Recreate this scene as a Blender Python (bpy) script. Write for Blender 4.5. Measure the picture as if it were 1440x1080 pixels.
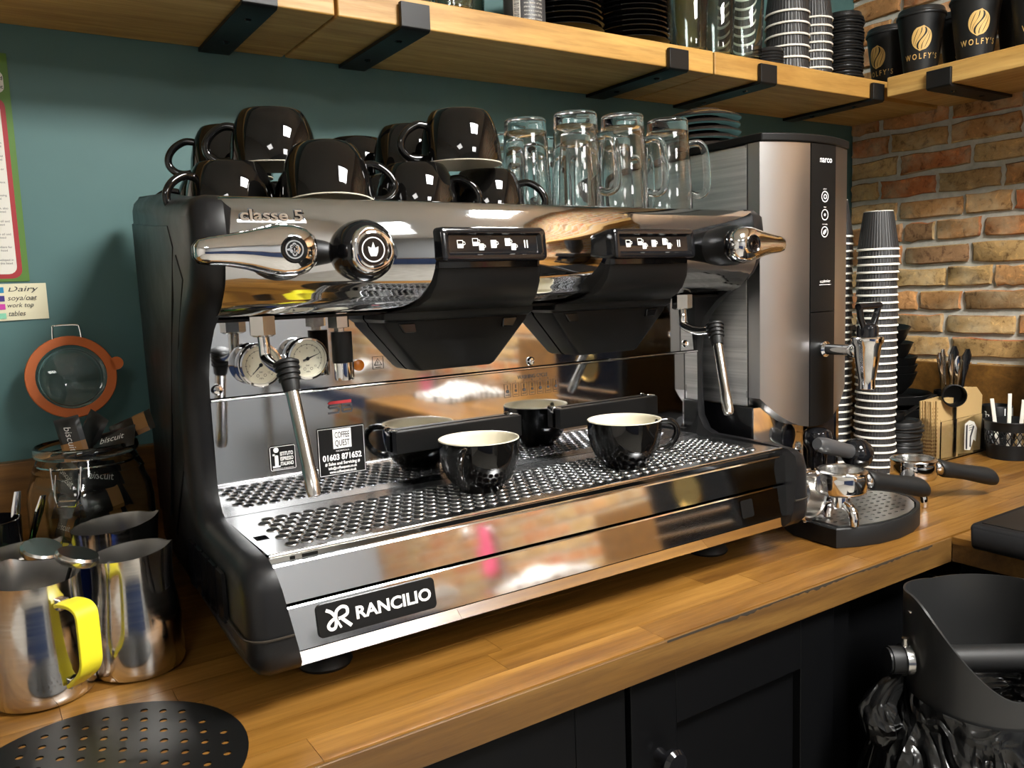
import bpy, math, random
from mathutils import Vector, Matrix
from mathutils.geometry import delaunay_2d_cdt
random.seed(7)
for o in list(bpy.data.objects): bpy.data.objects.remove(o)
SC = bpy.context.scene
COL = SC.collection
PI = math.pi
R = math.radians

# ---------------------------------------------------------------- camera, world, lights, exposure
cam_d = bpy.data.cameras.new('camera')
cam = bpy.data.objects.new('camera', cam_d)
COL.objects.link(cam)
cam_d.sensor_fit = 'HORIZONTAL'; cam_d.sensor_width = 36.0
cam_d.lens = 1160.0 / 1440.0 * 36.0
cam_d.clip_start = 0.02
rx, ry, rz_ = (0.834, -0.551, -0.037), (-0.096, -0.079, -0.992), (0.543, 0.831, -0.118)
X = Vector(rx).normalized(); F = Vector(rz_); F = (F - X * F.dot(X)).normalized(); U = X.cross(F)
mw = Matrix((( X.x, U.x, -F.x, 0.0), (X.y, U.y, -F.y, 0.0), (X.z, U.z, -F.z, 1.3), (0, 0, 0, 1)))
cam.matrix_world = mw
SC.camera = cam
w = bpy.data.worlds.new('world'); SC.world = w; w.use_nodes = True
w.node_tree.nodes['Background'].inputs[0].default_value = (1.0, 0.95, 0.88, 1)
w.node_tree.nodes['Background'].inputs[1].default_value = 0.03
SC.view_settings.view_transform = 'Standard'; SC.view_settings.look = 'None'
SC.view_settings.gamma = 1.0; SC.view_settings.use_curve_mapping = False
SC.view_settings.exposure = 1.7
# ceiling panels: (x, y, half width, half depth, strength, label)
LIGHTS = [(0.97, -0.42, .30, .32, 31.0, 'square white ceiling light panel nearest the coffee machine'),
          (-0.95, -1.5, .30, .30, 6.0, 'square white ceiling light panel near the left wall'),
          (1.0, -2.3, .30, .30, 12.0, 'square white ceiling light panel at the far brick corner')]
LIGHT_COL = (1.0, 0.985, 0.945)
CEIL = 2.60

# ---------------------------------------------------------------- helpers
def lin(h):
    h = h.lstrip('#'); c = [int(h[i:i + 2], 16) / 255 for i in (0, 2, 4)]
    return tuple(x / 12.92 if x <= .04045 else ((x + .055) / 1.055) ** 2.4 for x in c)

ORG = {}
class MB:
    def __init__(s): s.v = []; s.f = []
    def add(s, vs, fs):
        b = len(s.v); s.v += [tuple(p) for p in vs]; s.f += [tuple(b + i for i in f) for f in fs]; return s
    def box(s, x0, x1, y0, y1, z0, z1):
        vs = [(x0, y0, z0), (x1, y0, z0), (x1, y1, z0), (x0, y1, z0), (x0, y0, z1), (x1, y0, z1), (x1, y1, z1), (x0, y1, z1)]
        return s.add(vs, [(3, 2, 1, 0), (4, 5, 6, 7), (0, 1, 5, 4), (1, 2, 6, 5), (2, 3, 7, 6), (3, 0, 4, 7)])
    def loft(s, rings, cap0=True, cap1=True, close=True):
        n = len(rings[0]); vs = [p for r in rings for p in r]; fs = []
        m = n if close else n - 1
        for i in range(len(rings) - 1):
            for j in range(m):
                k = (j + 1) % n
                fs.append((i * n + j, i * n + k, (i + 1) * n + k, (i + 1) * n + j))
        if cap0: fs.append(tuple(range(n - 1, -1, -1)))
        if cap1: fs.append(tuple((len(rings) - 1) * n + j for j in range(n)))
        return s.add(vs, fs)
    def lathe(s, prof, n=32, c=(0, 0, 0), ax='z', a0=0.0, rfun=None):
        ids = []; vs = []; fs = []
        for r, z in prof:
            if r < 1e-6: ids.append([len(vs)] * n); vs.append((0, 0, z))
            else:
                ids.append(list(range(len(vs), len(vs) + n)))
                for j in range(n):
                    a = a0 + 2 * PI * j / n; q = r * (rfun(a, z) if rfun else 1)
                    vs.append((q * math.cos(a), q * math.sin(a), z))
        for i in range(len(prof) - 1):
            for j in range(n):
                k = (j + 1) % n
                q = [ids[i][j], ids[i][k], ids[i + 1][k], ids[i + 1][j]]
                t = []
                for e in q:
                    if e not in t: t.append(e)
                if len(t) > 2: fs.append(tuple(t))
        def mp(p):
            x, y, z = p
            if ax == '-y': x, y, z = x, -z, y
            elif ax == 'x': x, y, z = z, x, y
            elif ax == '-x': x, y, z = -z, -x, y
            return (x + c[0], y + c[1], z + c[2])
        return s.add([mp(p) for p in vs], fs)
    def tube(s, pts, r, n=10, closed=False, flat=1.0, up=None):
        P = [Vector(p) for p in pts]; m = len(P); rings = []
        rr = r if isinstance(r, (list, tuple)) else [r] * m
        prev = None
        for i in range(m):
            if closed: t = (P[(i + 1) % m] - P[i - 1]).normalized()
            else: t = (P[min(i + 1, m - 1)] - P[max(i - 1, 0)]).normalized()
            if up is not None: a = Vector(up)
            elif prev is None: a = Vector((0, 0, 1)) if abs(t.z) < .9 else Vector((1, 0, 0))
            else: a = prev
            a = (a - t * a.dot(t)).normalized(); prev = a; b = t.cross(a)
            rings.append([tuple(P[i] + a * (math.cos(2 * PI * j / n) * rr[i] * flat) + b * (math.sin(2 * PI * j / n) * rr[i])) for j in range(n)])
        if closed: rings.append(rings[0])
        return s.loft(rings, not closed, not closed)
    def prism(s, poly, t0, t1, ax='x'):
        def mp(p, t):
            a, b = p
            return {'x': (t, a, b), 'y': (a, t, b), 'z': (a, b, t)}[ax]
        return s.loft([[mp(p, t0) for p in poly], [mp(p, t1) for p in poly]])
    def xf(s, m):
        s.v = [tuple(m @ Vector(p)) for p in s.v]; return s
    def join(s, o): return s.add(o.v, o.f)

def T(x, y, z): return Matrix.Translation((x, y, z))
def RZ(a): return Matrix.Rotation(a, 4, 'Z')
def RX(a): return Matrix.Rotation(a, 4, 'X')
def RY(a): return Matrix.Rotation(a, 4, 'Y')

def smooth_path(pts, k=6, closed=False):
    P = [Vector(p) for p in pts]; n = len(P); out = []
    for i in range(n if closed else n - 1):
        g = lambda q: P[q % n] if closed else P[max(0, min(n - 1, q))]
        p0, p1, p2, p3 = g(i - 1), g(i), g(i + 1), g(i + 2)
        for j in range(k):
            t = j / k
            out.append(.5 * ((2 * p1) + (p2 - p0) * t + (2 * p0 - 5 * p1 + 4 * p2 - p3) * t * t + (3 * p1 - p0 - 3 * p2 + p3) * t ** 3))
    if not closed: out.append(P[-1])
    return [tuple(p) for p in out]

def rrect(w, h, r, k=4):
    out = []
    for cx, cy, a in ((w / 2 - r, h / 2 - r, 0), (-w / 2 + r, h / 2 - r, 90), (-w / 2 + r, -h / 2 + r, 180), (w / 2 - r, -h / 2 + r, 270)):
        for i in range(k + 1):
            t = R(a + 90 * i / k); out.append((cx + r * math.cos(t), cy + r * math.sin(t)))
    return out

def stroke(pts, wid):
    """flat ribbon along a 2D path -> (verts2d, faces)"""
    n = len(pts); vs = []; fs = []
    ww = wid if isinstance(wid, (list, tuple)) else [wid] * n
    for i in range(n):
        a = pts[max(0, i - 1)]; b = pts[min(n - 1, i + 1)]
        dx, dy = b[0] - a[0], b[1] - a[1]; l = math.hypot(dx, dy) or 1
        nx, ny = -dy / l * ww[i] / 2, dx / l * ww[i] / 2
        vs += [(pts[i][0] + nx, pts[i][1] + ny), (pts[i][0] - nx, pts[i][1] - ny)]
    for i in range(n - 1): fs.append((2 * i, 2 * i + 1, 2 * i + 3, 2 * i + 2))
    return vs, fs

def tag(o, label=None, cat=None, group=None, kind=None):
    if label: o['label'] = label
    if cat: o['category'] = cat
    if group: o['group'] = group
    if kind: o['kind'] = kind
    return o

def thing(name, label, cat, loc=(0, 0, 0), rot=(0, 0, 0), group=None, world=False):
    o = bpy.data.objects.new(name, None); COL.objects.link(o)
    o.empty_display_size = .05
    o.location = loc; o.rotation_euler = rot
    ORG[o.name] = Vector(loc) if world else Vector((0, 0, 0))
    return tag(o, label, cat, group)

def make_mesh(name, mb, mat, org=Vector((0, 0, 0)), ang=38):
    me = bpy.data.meshes.new(name)
    me.from_pydata([tuple(Vector(p) - org) for p in mb.v], [], mb.f)
    import bmesh
    bm = bmesh.new(); bm.from_mesh(me); bmesh.ops.recalc_face_normals(bm, faces=bm.faces); bm.to_mesh(me); bm.free()
    me.materials.append(mat)
    if ang:
        me.shade_smooth(); me.set_sharp_from_angle(angle=R(ang))
    return me

def part(name, mb, mat, parent=None, bevel=0, seg=2, label=None, kind=None, ang=38, loc=None):
    org = ORG.get(parent.name, Vector((0, 0, 0))) if parent else Vector(loc or (0, 0, 0))
    me = make_mesh(name, mb, mat, org, ang)
    o = bpy.data.objects.new(name, me); COL.objects.link(o)
    if parent: o.parent = parent; ORG[o.name] = org
    else: o.location = org; ORG[o.name] = org
    if bevel:
        b = o.modifiers.new('bevel', 'BEVEL'); b.width = bevel; b.segments = seg; b.limit_method = 'ANGLE'; b.angle_limit = R(40); b.harden_normals = True
    return tag(o, label, None, None, kind)

def inst(name, me, parent=None, loc=(0, 0, 0), rot=(0, 0, 0)):
    o = bpy.data.objects.new(name, me); COL.objects.link(o); o.location = loc; o.rotation_euler = rot
    if parent: o.parent = parent
    return o

def dup(o, loc=None, rot=None, label=None, group=None, parent=None):
    c = o.copy(); COL.objects.link(c)
    if parent: c.parent = parent
    if loc is not None: c.location = loc
    if rot is not None: c.rotation_euler = rot
    if label: c['label'] = label
    if group: c['group'] = group
    for ch in list(o.children): dup(ch, parent=c)
    return c

ORD = ['top', 'second', 'third', 'fourth', 'fifth', 'sixth', 'seventh', 'eighth', 'ninth', 'tenth', 'eleventh', 'twelfth', 'thirteenth', 'fourteenth', 'fifteenth', 'sixteenth', 'seventeenth', 'eighteenth', 'nineteenth', 'twentieth', 'twenty-first', 'twenty-second', 'twenty-third', 'twenty-fourth', 'twenty-fifth', 'twenty-sixth', 'twenty-seventh', 'twenty-eighth', 'twenty-ninth', 'thirtieth', 'thirty-first', 'thirty-second', 'thirty-third', 'thirty-fourth', 'thirty-fifth']
def nth_top(i): return 'topmost' if i == 0 else ORD[i] + ' from the top'
def nth_bot(i): return 'lowest' if i == 0 else ORD[i] + ' from the bottom'

_tc = {}
def text2d(s, bold=0.0, shear=0.0):
    k = (s, bold, shear)
    if k not in _tc:
        cu = bpy.data.curves.new('t', 'FONT'); cu.body = s; cu.size = 1.0; cu.offset = bold; cu.shear = shear
        cu.fill_mode = 'FRONT'; cu.resolution_u = 3
        ob = bpy.data.objects.new('t', cu); me = ob.to_mesh()
        vs = [(v.co.x, v.co.y) for v in me.vertices]; fs = [tuple(p.vertices) for p in me.polygons]
        ob.to_mesh_clear(); bpy.data.objects.remove(ob); bpy.data.curves.remove(cu)
        _tc[k] = (vs, fs)
    return _tc[k]

class Flat:
    """collects flat print (letters, strokes, patches) in a 2D frame, mapped on a surface"""
    def __init__(s, o=(0, 0, 0), u=(1, 0, 0), v=(0, 0, 1), lift=.0004, warp=None):
        s.o = Vector(o); s.u = Vector(u).normalized(); s.v = Vector(v).normalized(); s.n = s.u.cross(s.v); s.lift = lift; s.w = warp; s.mb = MB()
    def put(s, vs, fs):
        if s.w: s.mb.add([s.w(x, y) for x, y in vs], fs)
        else: s.mb.add([s.o + s.u * x + s.v * y + s.n * s.lift for x, y in vs], fs)
        return s
    def text(s, t, x, y, h, width=None, align='c', bold=0.0, shear=0.0, rot=0.0):
        vs, fs = text2d(t, bold, shear)
        if not vs: return s
        x0 = min(p[0] for p in vs); x1 = max(p[0] for p in vs); y0 = 0; 
        k = h / .7; kx = k if width is None else width / (x1 - x0)
        off = {'c': (x0 + x1) / 2, 'l': x0, 'r': x1}[align]
        c, sn = math.cos(rot), math.sin(rot)
        out = []
        for a, b in vs:
            a, b = (a - off) * kx, b * k
            out.append((x + a * c - b * sn, y + a * sn + b * c))
        return s.put(out, fs)
    def stroke(s, pts, wid): return s.put(*stroke(pts, wid))
    def rect(s, x0, y0, x1, y1): return s.put([(x0, y0), (x1, y0), (x1, y1), (x0, y1)], [(0, 1, 2, 3)])
    def poly(s, pts): return s.put(pts, [tuple(range(len(pts)))])
    def disc(s, x, y, r, n=20): return s.poly([(x + r * math.cos(2 * PI * i / n), y + r * math.sin(2 * PI * i / n)) for i in range(n)])
    def ring(s, x, y, r, wid, n=28):
        return s.stroke([(x + r * math.cos(2 * PI * i / n), y + r * math.sin(2 * PI * i / n)) for i in range(n + 1)], wid)
    def done(s, name, mat, parent, label=None): return part(name, s.mb, mat, parent, label=label, ang=0)

def holes_plate(outline, holes, z0, z1, seg=12):
    """flat plate (in xy) with round holes, given as (x, y, rx, ry)"""
    vs = [Vector(p) for p in outline]; n = len(vs); edges = [(i, (i + 1) % n) for i in range(n)]
    loops = [list(range(n))]
    for hx, hy, a, b in holes:
        s0 = len(vs)
        vs += [Vector((hx + a * math.cos(2 * PI * i / seg), hy + b * math.sin(2 * PI * i / seg))) for i in range(seg)]
        edges += [(s0 + i, s0 + (i + 1) % seg) for i in range(seg)]
        loops.append([s0 + i for i in range(seg)])
    ov, oe, of, _, _, _ = delaunay_2d_cdt(vs, edges, [], 1, 1e-7)
    import bisect
    keep = []
    for f in of:
        c = sum((ov[i] for i in f), Vector((0, 0))) / len(f)
        if any(((c.x - hx) / a) ** 2 + ((c.y - hy) / b) ** 2 < .93 for hx, hy, a, b in holes): continue
        keep.append(tuple(f))
    # drop triangles outside a concave outline
    def inside(p):
        r = False
        for i in range(n):
            a, b = outline[i], outline[i - 1]
            if (a[1] > p.y) != (b[1] > p.y) and p.x < (b[0] - a[0]) * (p.y - a[1]) / (b[1] - a[1]) + a[0]: r = not r
        return r
    keep = [f for f in keep if inside(sum((ov[i] for i in f), Vector((0, 0))) / len(f))]
    mb = MB(); m = len(ov)
    mb.add([(p.x, p.y, z1) for p in ov] + [(p.x, p.y, z0) for p in ov], keep + [tuple(m + i for i in reversed(f)) for f in keep])
    ec = {}
    for f in keep:
        for i in range(len(f)):
            a, b = f[i], f[(i + 1) % len(f)]; ec[(a, b)] = ec.get((a, b), 0) + 1
    for a, b in list(ec):
        if (b, a) not in ec: mb.f.append((a, b, m + b, m + a))
    return mb

# ---------------------------------------------------------------- materials
def mat(name, col, rough=.5, metal=0.0, **k):
    m = bpy.data.materials.new(name); m.use_nodes = True
    b = m.node_tree.nodes['Principled BSDF']
    c = lin(col) if isinstance(col, str) else col
    b.inputs['Base Color'].default_value = (*c, 1); b.inputs['Roughness'].default_value = rough; b.inputs['Metallic'].default_value = metal
    for a, v in k.items(): b.inputs[a.replace('_', ' ')].default_value = v
    return m
def N(m, t, **k):
    n = m.node_tree.nodes.new(t)
    for a, v in k.items(): setattr(n, a, v)
    return n
def L(m, a, b): m.node_tree.links.new(a, b)
def BS(m): return m.node_tree.nodes['Principled BSDF']
def coord(m, scale=(1, 1, 1), kind='Object'):
    tc = N(m, 'ShaderNodeTexCoord'); mp = N(m, 'ShaderNodeMapping'); mp.inputs['Scale'].default_value = scale
    L(m, tc.outputs[kind], mp.inputs['Vector']); return mp.outputs['Vector']
def noise(m, vec, scale, detail=4, rough=.55, dist=0.0):
    n = N(m, 'ShaderNodeTexNoise'); n.inputs['Scale'].default_value = scale; n.inputs['Detail'].default_value = detail
    n.inputs['Roughness'].default_value = rough; n.inputs['Distortion'].default_value = dist
    L(m, vec, n.inputs['Vector']); return n.outputs['Fac']
def ramp(m, fac, stops):
    r = N(m, 'ShaderNodeValToRGB'); e = r.color_ramp.elements
    while len(e) < len(stops): e.new(.5)
    for i, (p, c) in enumerate(stops):
        e[i].position = p; c = lin(c) if isinstance(c, str) else c; e[i].color = (*c, 1)
    L(m, fac, r.inputs['Fac']); return r.outputs['Color']
def bump(m, fac, strength, dist=.002):
    b = N(m, 'ShaderNodeBump'); b.inputs['Strength'].default_value = strength; b.inputs['Distance'].default_value = dist
    L(m, fac, b.inputs['Height']); L(m, b.outputs['Normal'], BS(m).inputs['Normal'])
def mul(m, a, b):
    x = N(m, 'ShaderNodeMix', data_type='RGBA', blend_type='MULTIPLY'); x.inputs[0].default_value = 1.0
    L(m, a, x.inputs[6]); L(m, b, x.inputs[7]); return x.outputs[2]
def maprange(m, fac, a, b, c, d):
    x = N(m, 'ShaderNodeMapRange')
    for i, v in zip((1, 2, 3, 4), (a, b, c, d)): x.inputs[i].default_value = v
    L(m, fac, x.inputs[0]); return x.outputs[0]

def wood(name, dark, mid, light, axis='x', rough=.4, tint=.25, scale=1.0, coat=0.0):
    m = mat(name, mid, rough)
    sc = {'x': (1.6, 22, 22), 'y': (22, 1.6, 22), 'z': (22, 22, 1.6)}[axis]
    tc = N(m, 'ShaderNodeTexCoord'); oi = N(m, 'ShaderNodeObjectInfo')
    ad = N(m, 'ShaderNodeVectorMath', operation='MULTIPLY_ADD')
    cb = N(m, 'ShaderNodeCombineXYZ')
    for i in range(3): L(m, oi.outputs['Random'], cb.inputs[i])
    L(m, cb.outputs[0], ad.inputs[0]); ad.inputs[1].default_value = (7, 13, 5); L(m, tc.outputs['Object'], ad.inputs[2])
    mp = N(m, 'ShaderNodeMapping'); mp.inputs['Scale'].default_value = tuple(scale * q for q in sc); L(m, ad.outputs[0], mp.inputs['Vector'])
    f = noise(m, mp.outputs['Vector'], 1.0, 6, .6, .6)
    fine = noise(m, mp.outputs['Vector'], 6.0, 4, .7, .2)
    c = ramp(m, f, [(.28, dark), (.5, mid), (.72, light)])
    c2 = ramp(m, fine, [(.3, (.72, .68, .62)), (.6, (1, 1, 1))])
    c = mul(m, c, c2)
    rr = ramp(m, oi.outputs['Random'], [(0, (1 - tint, 1 - tint * 1.1, 1 - tint * 1.2)), (1, (1 + tint * .3, 1 + tint * .3, 1 + tint * .25))])
    c = mul(m, c, rr)
    L(m, c, BS(m).inputs['Base Color'])
    L(m, maprange(m, fine, .3, .7, rough + .1, rough - .05), BS(m).inputs['Roughness'])
    if coat: BS(m).inputs['Coat Weight'].default_value = coat; BS(m).inputs['Coat Roughness'].default_value = .25
    bump(m, fine, .25, .0006)
    return m

M_ = {}
M_['chrome'] = mat('chrome', (.82, .82, .83), .06, 1)
M_['mirror_steel'] = mat('mirror_steel', (.62, .63, .65), .045, 1)
m = M_['panel_steel'] = mat('panel_steel', (.72, .73, .75), .06, 1)
bump(m, noise(m, coord(m, (3, 3, 3)), 2.0, 2), .04, .004)
m = M_['steel'] = mat('steel', (.60, .59, .57), .22, 1)
M_['plate_steel'] = mat('plate_steel', (.72, .71, .70), .30, 1)
M_['steel_tray'] = mat('tray_steel', (.43, .435, .44), .24, 1)
m = M_['brushed'] = mat('brushed_steel', (.62, .61, .59), .42, 1)
v = coord(m, (1.5, 1.5, 70)); f = noise(m, v, 2.0, 5, .7)
L(m, ramp(m, f, [(.35, (.60, .595, .58)), (.65, (.90, .89, .87))]), BS(m).inputs['Base Color'])
L(m, maprange(m, f, .3, .7, .38, .5), BS(m).inputs['Roughness']); bump(m, f, .05, .0004)
m = M_['brushed_v'] = mat('brushed_front', (.47, .46, .45), .32, 1)
f = noise(m, coord(m), 2.0, 3, .5); L(m, maprange(m, f, .3, .7, .30, .36), BS(m).inputs['Roughness'])
m = M_['jug_steel'] = mat('jug_steel', (.66, .64, .61), .12, 1)
f = noise(m, coord(m, (1, 1, 60)), 3.0, 4, .6); L(m, maprange(m, f, .3, .7, .07, .2), BS(m).inputs['Roughness'])
M_['jug_inside'] = mat('jug_inside', (.74, .72, .69), .26, 1)
m = M_['black_plastic'] = mat('black_plastic', (.007, .007, .0075), .36, Specular_IOR_Level=0.3)
f = noise(m, coord(m, (1, 1, 1)), 900, 2); bump(m, f, .12, .0002)
f2 = noise(m, coord(m, (1, 1, 1)), 9, 5, .7); L(m, maprange(m, f2, .3, .75, .30, .46), BS(m).inputs['Roughness'])
M_['black_gloss'] = mat('black_gloss', (.006, .006, .007), .10)
M_['black_satin'] = mat('black_satin', (.0045, .0045, .0045), .42, Specular_IOR_Level=.24)
M_['black_matte'] = mat('black_matte', (.010, .010, .010), .6, Specular_IOR_Level=0.3)
M_['rubber'] = mat('black_rubber', (.009, .009, .009), .5, Specular_IOR_Level=0.3)
M_['black_metal'] = mat('black_metal', (.007, .0075, .008), .4, Specular_IOR_Level=0.3)
M_['display'] = mat('display_glass', (.008, .008, .009), .18)
M_['ceramic'] = mat('black_glaze', (.0035, .0032, .003), .03)
M_['cream'] = mat('cream_glaze', '#d9d2bd', .12)
M_['white'] = mat('white_print', (.80, .80, .78), .5)
M_['white_plain'] = mat('white_paint', (.72, .70, .66), .6)
m = M_['glow'] = mat('icon_glow', (.5, .5, .47), .5, Emission_Color=(1, .97, .88, 1), Emission_Strength=.12)
M_['glass'] = mat('glass', (.97, .985, .98), .0, Transmission_Weight=1.0, IOR=1.48)
M_['glass_green'] = mat('greenish_glass', (.86, .95, .93), .02, Transmission_Weight=1.0, IOR=1.48)
M_['jar_glass'] = mat('jar_glass', (.93, .97, .95), .01, Transmission_Weight=1.0, IOR=1.45)
M_['acrylic'] = mat('clear_acrylic', (.96, .97, .96), .03, Transmission_Weight=1.0, IOR=1.3)
M_['orange'] = mat('orange_rubber', '#c8641e', .5)
M_['yellow'] = mat('yellow_silicone', '#e6d92c', .45)
M_['green'] = mat('green_silicone', '#2f9a3c', .45)
M_['blue'] = mat('blue_silicone', '#173f9c', .45)
M_['pink'] = mat('pink_rubber', '#e0577c', .45)
M_['gold'] = mat('gold_print', '#cfa963', .45)
M_['gold_metal'] = mat('gold_badge', (.75, .55, .22), .25, 1)
M_['brown_saucer'] = mat('dark_brown_glaze', '#2a2420', .12)
M_['kraft'] = mat('kraft_paper', '#b39563', .75)
M_['kraft_edge'] = mat('kraft_corrugation', '#86653a', .8)
M_['paper_white'] = mat('paper_white', '#d9d6cc', .6)
M_['note'] = mat('note_paper', '#d8d2b4', .7)
M_['ink'] = mat('ink', (.03, .03, .035), .6)
M_['red'] = mat('red_print', '#9c2229', .5)
M_['lime'] = mat('green_print', '#4d7526', .5)
M_['gauge_face'] = mat('gauge_face', '#cdc9b4', .5)
M_['lamp_orange'] = mat('amber_lamp', '#b5651a', .25)
M_['biscuit'] = mat('brown_wrapper', '#9a6d3c', .4)
M_['packet'] = mat('black_wrapper', (.008, .008, .008), .28)
M_['cup_sleeve'] = mat('black_paper', (.022, .021, .021), .45)
M_['cup_black'] = mat('matte_black_paper', (.010, .010, .010), .42, Specular_IOR_Level=0.3)
M_['lid'] = mat('black_lid', (.014, .014, .014), .32, Specular_IOR_Level=0.3)
m = M_['bag'] = mat('black_bin_liner', (.006, .006, .006), .20)
n1 = noise(m, coord(m, (1, 1, .7)), 11, 2, .5, 1.6); ab = N(m, 'ShaderNodeMath', operation='PINGPONG'); ab.inputs[1].default_value = .10; L(m, n1, ab.inputs[0])
bump(m, ab.outputs[0], 1.0, .055)
M_['chute'] = mat('chute_black', (.018, .018, .018), .30)
M_['wall_grey'] = mat('grey_wall_paint', '#a2a6aa', .6)
M_['navy'] = mat('dark_cabinet_paint', (.0025, .0026, .003), .45, Specular_IOR_Level=.12)
M_['label_paper'] = mat('bottle_label', '#e2ddd2', .6)
M_['teal_fabric'] = mat('towel_white', '#d8d4cc', .9)
M_['swatch_blue'] = mat('marker_blue', '#1c7fa8', .6)
M_['swatch_purple'] = mat('marker_violet', '#3b2a78', .6)
M_['swatch_pink'] = mat('marker_pink', '#c03a9a', .6)
M_['swatch_green'] = mat('marker_mint', '#7fc0a0', .6)
M_['joint'] = mat('dark_joint', (.02, .013, .006), .8)
m = M_['wall_teal'] = mat('teal_wall_paint', '#466a69', .55)
f = noise(m, coord(m), 3.0, 5, .6); L(m, ramp(m, f, [(.3, '#436665'), (.7, '#4b6f6e')]), BS(m).inputs['Base Color'])
bump(m, noise(m, coord(m), 220, 3), .06, .0008)
m = M_['ceiling'] = mat('ceiling_paint', '#e6e4de', .8)
m = M_['floor'] = mat('floor_vinyl', '#9a958c', .5)
f = noise(m, coord(m), 6, 5); L(m, ramp(m, f, [(.3, '#8f8a80'), (.7, '#a5a097')]), BS(m).inputs['Base Color'])
m = M_['mortar'] = mat('mortar', '#b9b5a8', .9)
f = noise(m, coord(m), 40, 6, .7); L(m, ramp(m, f, [(.3, '#a9a59a'), (.7, '#c8c4b8')]), BS(m).inputs['Base Color']); bump(m, f, .7, .004)
# brick: colour of each brick from its own random, blotches of lime and burn on it
m = M_['brick'] = mat('old_brick', '#a5663c', .85)
oi = N(m, 'ShaderNodeObjectInfo'); ge = N(m, 'ShaderNodeNewGeometry')
ad = N(m, 'ShaderNodeMath', operation='ADD'); L(m, oi.outputs['Random'], ad.inputs[0]); L(m, ge.outputs['Random Per Island'], ad.inputs[1])
fr = N(m, 'ShaderNodeMath', operation='FRACT'); L(m, ad.outputs[0], fr.inputs[0])
base = ramp(m, fr.outputs[0], [(0, '#ae8a56'), (.25, '#ba9a66'), (.42, '#b87846'), (.55, '#a88352'), (.68, '#b3683a'), (.84, '#b0905e'), (1, '#8f6c4a')])
ps = N(m, 'ShaderNodeVectorMath', operation='MULTIPLY_ADD'); cb = N(m, 'ShaderNodeCombineXYZ')
for i in range(3): L(m, fr.outputs[0], cb.inputs[i])
tc = N(m, 'ShaderNodeTexCoord'); L(m, cb.outputs[0], ps.inputs[0]); ps.inputs[1].default_value = (3, 17, 9); L(m, tc.outputs['Object'], ps.inputs[2])
f = noise(m, ps.outputs[0], 45, 6, .72, .4); f2 = noise(m, ps.outputs[0], 14, 4, .6)
base = mul(m, base, ramp(m, f, [(.36, (.40, .34, .28)), (.47, (.95, .93, .90)), (.58, (1.05, 1.03, 1.0)), (.66, (1.5, 1.45, 1.35))]))
mx = N(m, 'ShaderNodeMix', data_type='RGBA'); L(m, maprange(m, f2, .48, .72, 0, .6), mx.inputs[0]); L(m, base, mx.inputs[6]); mx.inputs[7].default_value = (*lin('#c9b693'), 1)
L(m, mx.outputs[2], BS(m).inputs['Base Color']); bump(m, f, .9, .004)
M_['top_wood'] = wood('oiled_worktop', '#613d16', '#885f26', '#a5793b', 'x', .34, .20, 1.0, .35)
M_['top_wood_y'] = wood('oiled_worktop_return', '#613d16', '#885f26', '#a5793b', 'y', .34, .30, 1.0, .35)
M_['edge_wood'] = wood('worktop_edge', '#4a3116', '#684a22', '#7f6030', 'x', .45, .2)
M_['shelf_wood'] = wood('shelf_pine', '#a5793a', '#c0954f', '#d3ad69', 'x', .45, .15, .8)
M_['shelf_wood_y'] = wood('shelf_pine_side', '#a5793a', '#c0954f', '#d3ad69', 'y', .45, .15, .8)
M_['upstand'] = wood('upstand_wood', '#553a18', '#7a5526', '#8f662e', 'x', .4, .2)
# ---------------------------------------------------------------- room shell
WX0, WX1, WY0, WY1 = -2.0, 1.93, -3.2, 1.32
def struct(name, mb, m, bevel=0): return part(name, mb, m, None, bevel, kind='structure')
struct('floor', MB().box(WX0 - .1, WX1 + .1, WY0 - .1, WY1 + .1, -.05, 0), M_['floor'])
struct('ceiling', MB().box(WX0 - .1, WX1 + .1, WY0 - .1, WY1 + .1, CEIL, CEIL + .05), M_['ceiling'])
struct('wall_back', MB().box(WX0 - .1, WX1 + .1, WY1, WY1 + .1, 0, CEIL), M_['wall_teal'])
struct('wall_front', MB().box(WX0 - .1, WX1 + .1, WY0 - .1, WY0, 0, CEIL), M_['wall_grey'])
struct('wall_left', MB().box(WX0 - .1, WX0, WY0, WY1, 0, CEIL), M_['white_plain'])
wall_r = struct('wall_right', MB().box(WX1, WX1 + .1, WY0, WY1, 0, CEIL), M_['mortar'])
def brick_mb(l, h, rnd):
    pts = []
    for a, b, k in ((-1, -1, 0), (1, -1, 1), (1, 1, 2), (-1, 1, 3)):
        pts.append((a * l / 2, b * h / 2))
        na, nb = ((1, -1), (1, 1), (-1, 1), (-1, -1))[k]
        for t in (.25, .5, .75): pts.append(((a + (na - a) * t) * l / 2, (b + (nb - b) * t) * h / 2))
    j = lambda s: rnd.uniform(-s, s)
    o = [(p[0] * .985 + j(.0030), p[1] * .95 + j(.0028)) for p in pts]
    return MB().loft([[(0, p[0], p[1]) for p in o], [(-.005, p[0] * .995, p[1] * .985) for p in o], [(-.008 + j(.001), p[0] * .955, p[1] * .88) for p in o]])
rb = random.Random(3)
LEN = [.072, .098, .122, .138, .152, .166]; BH = .0455; PITCH = .0545
VAR = {(l, k): make_mesh('brick', brick_mb(l, BH, rb), M_['brick'], ang=50) for l in LEN for k in range(3)}
rest = MB(); zc = .03; row = 0
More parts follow.
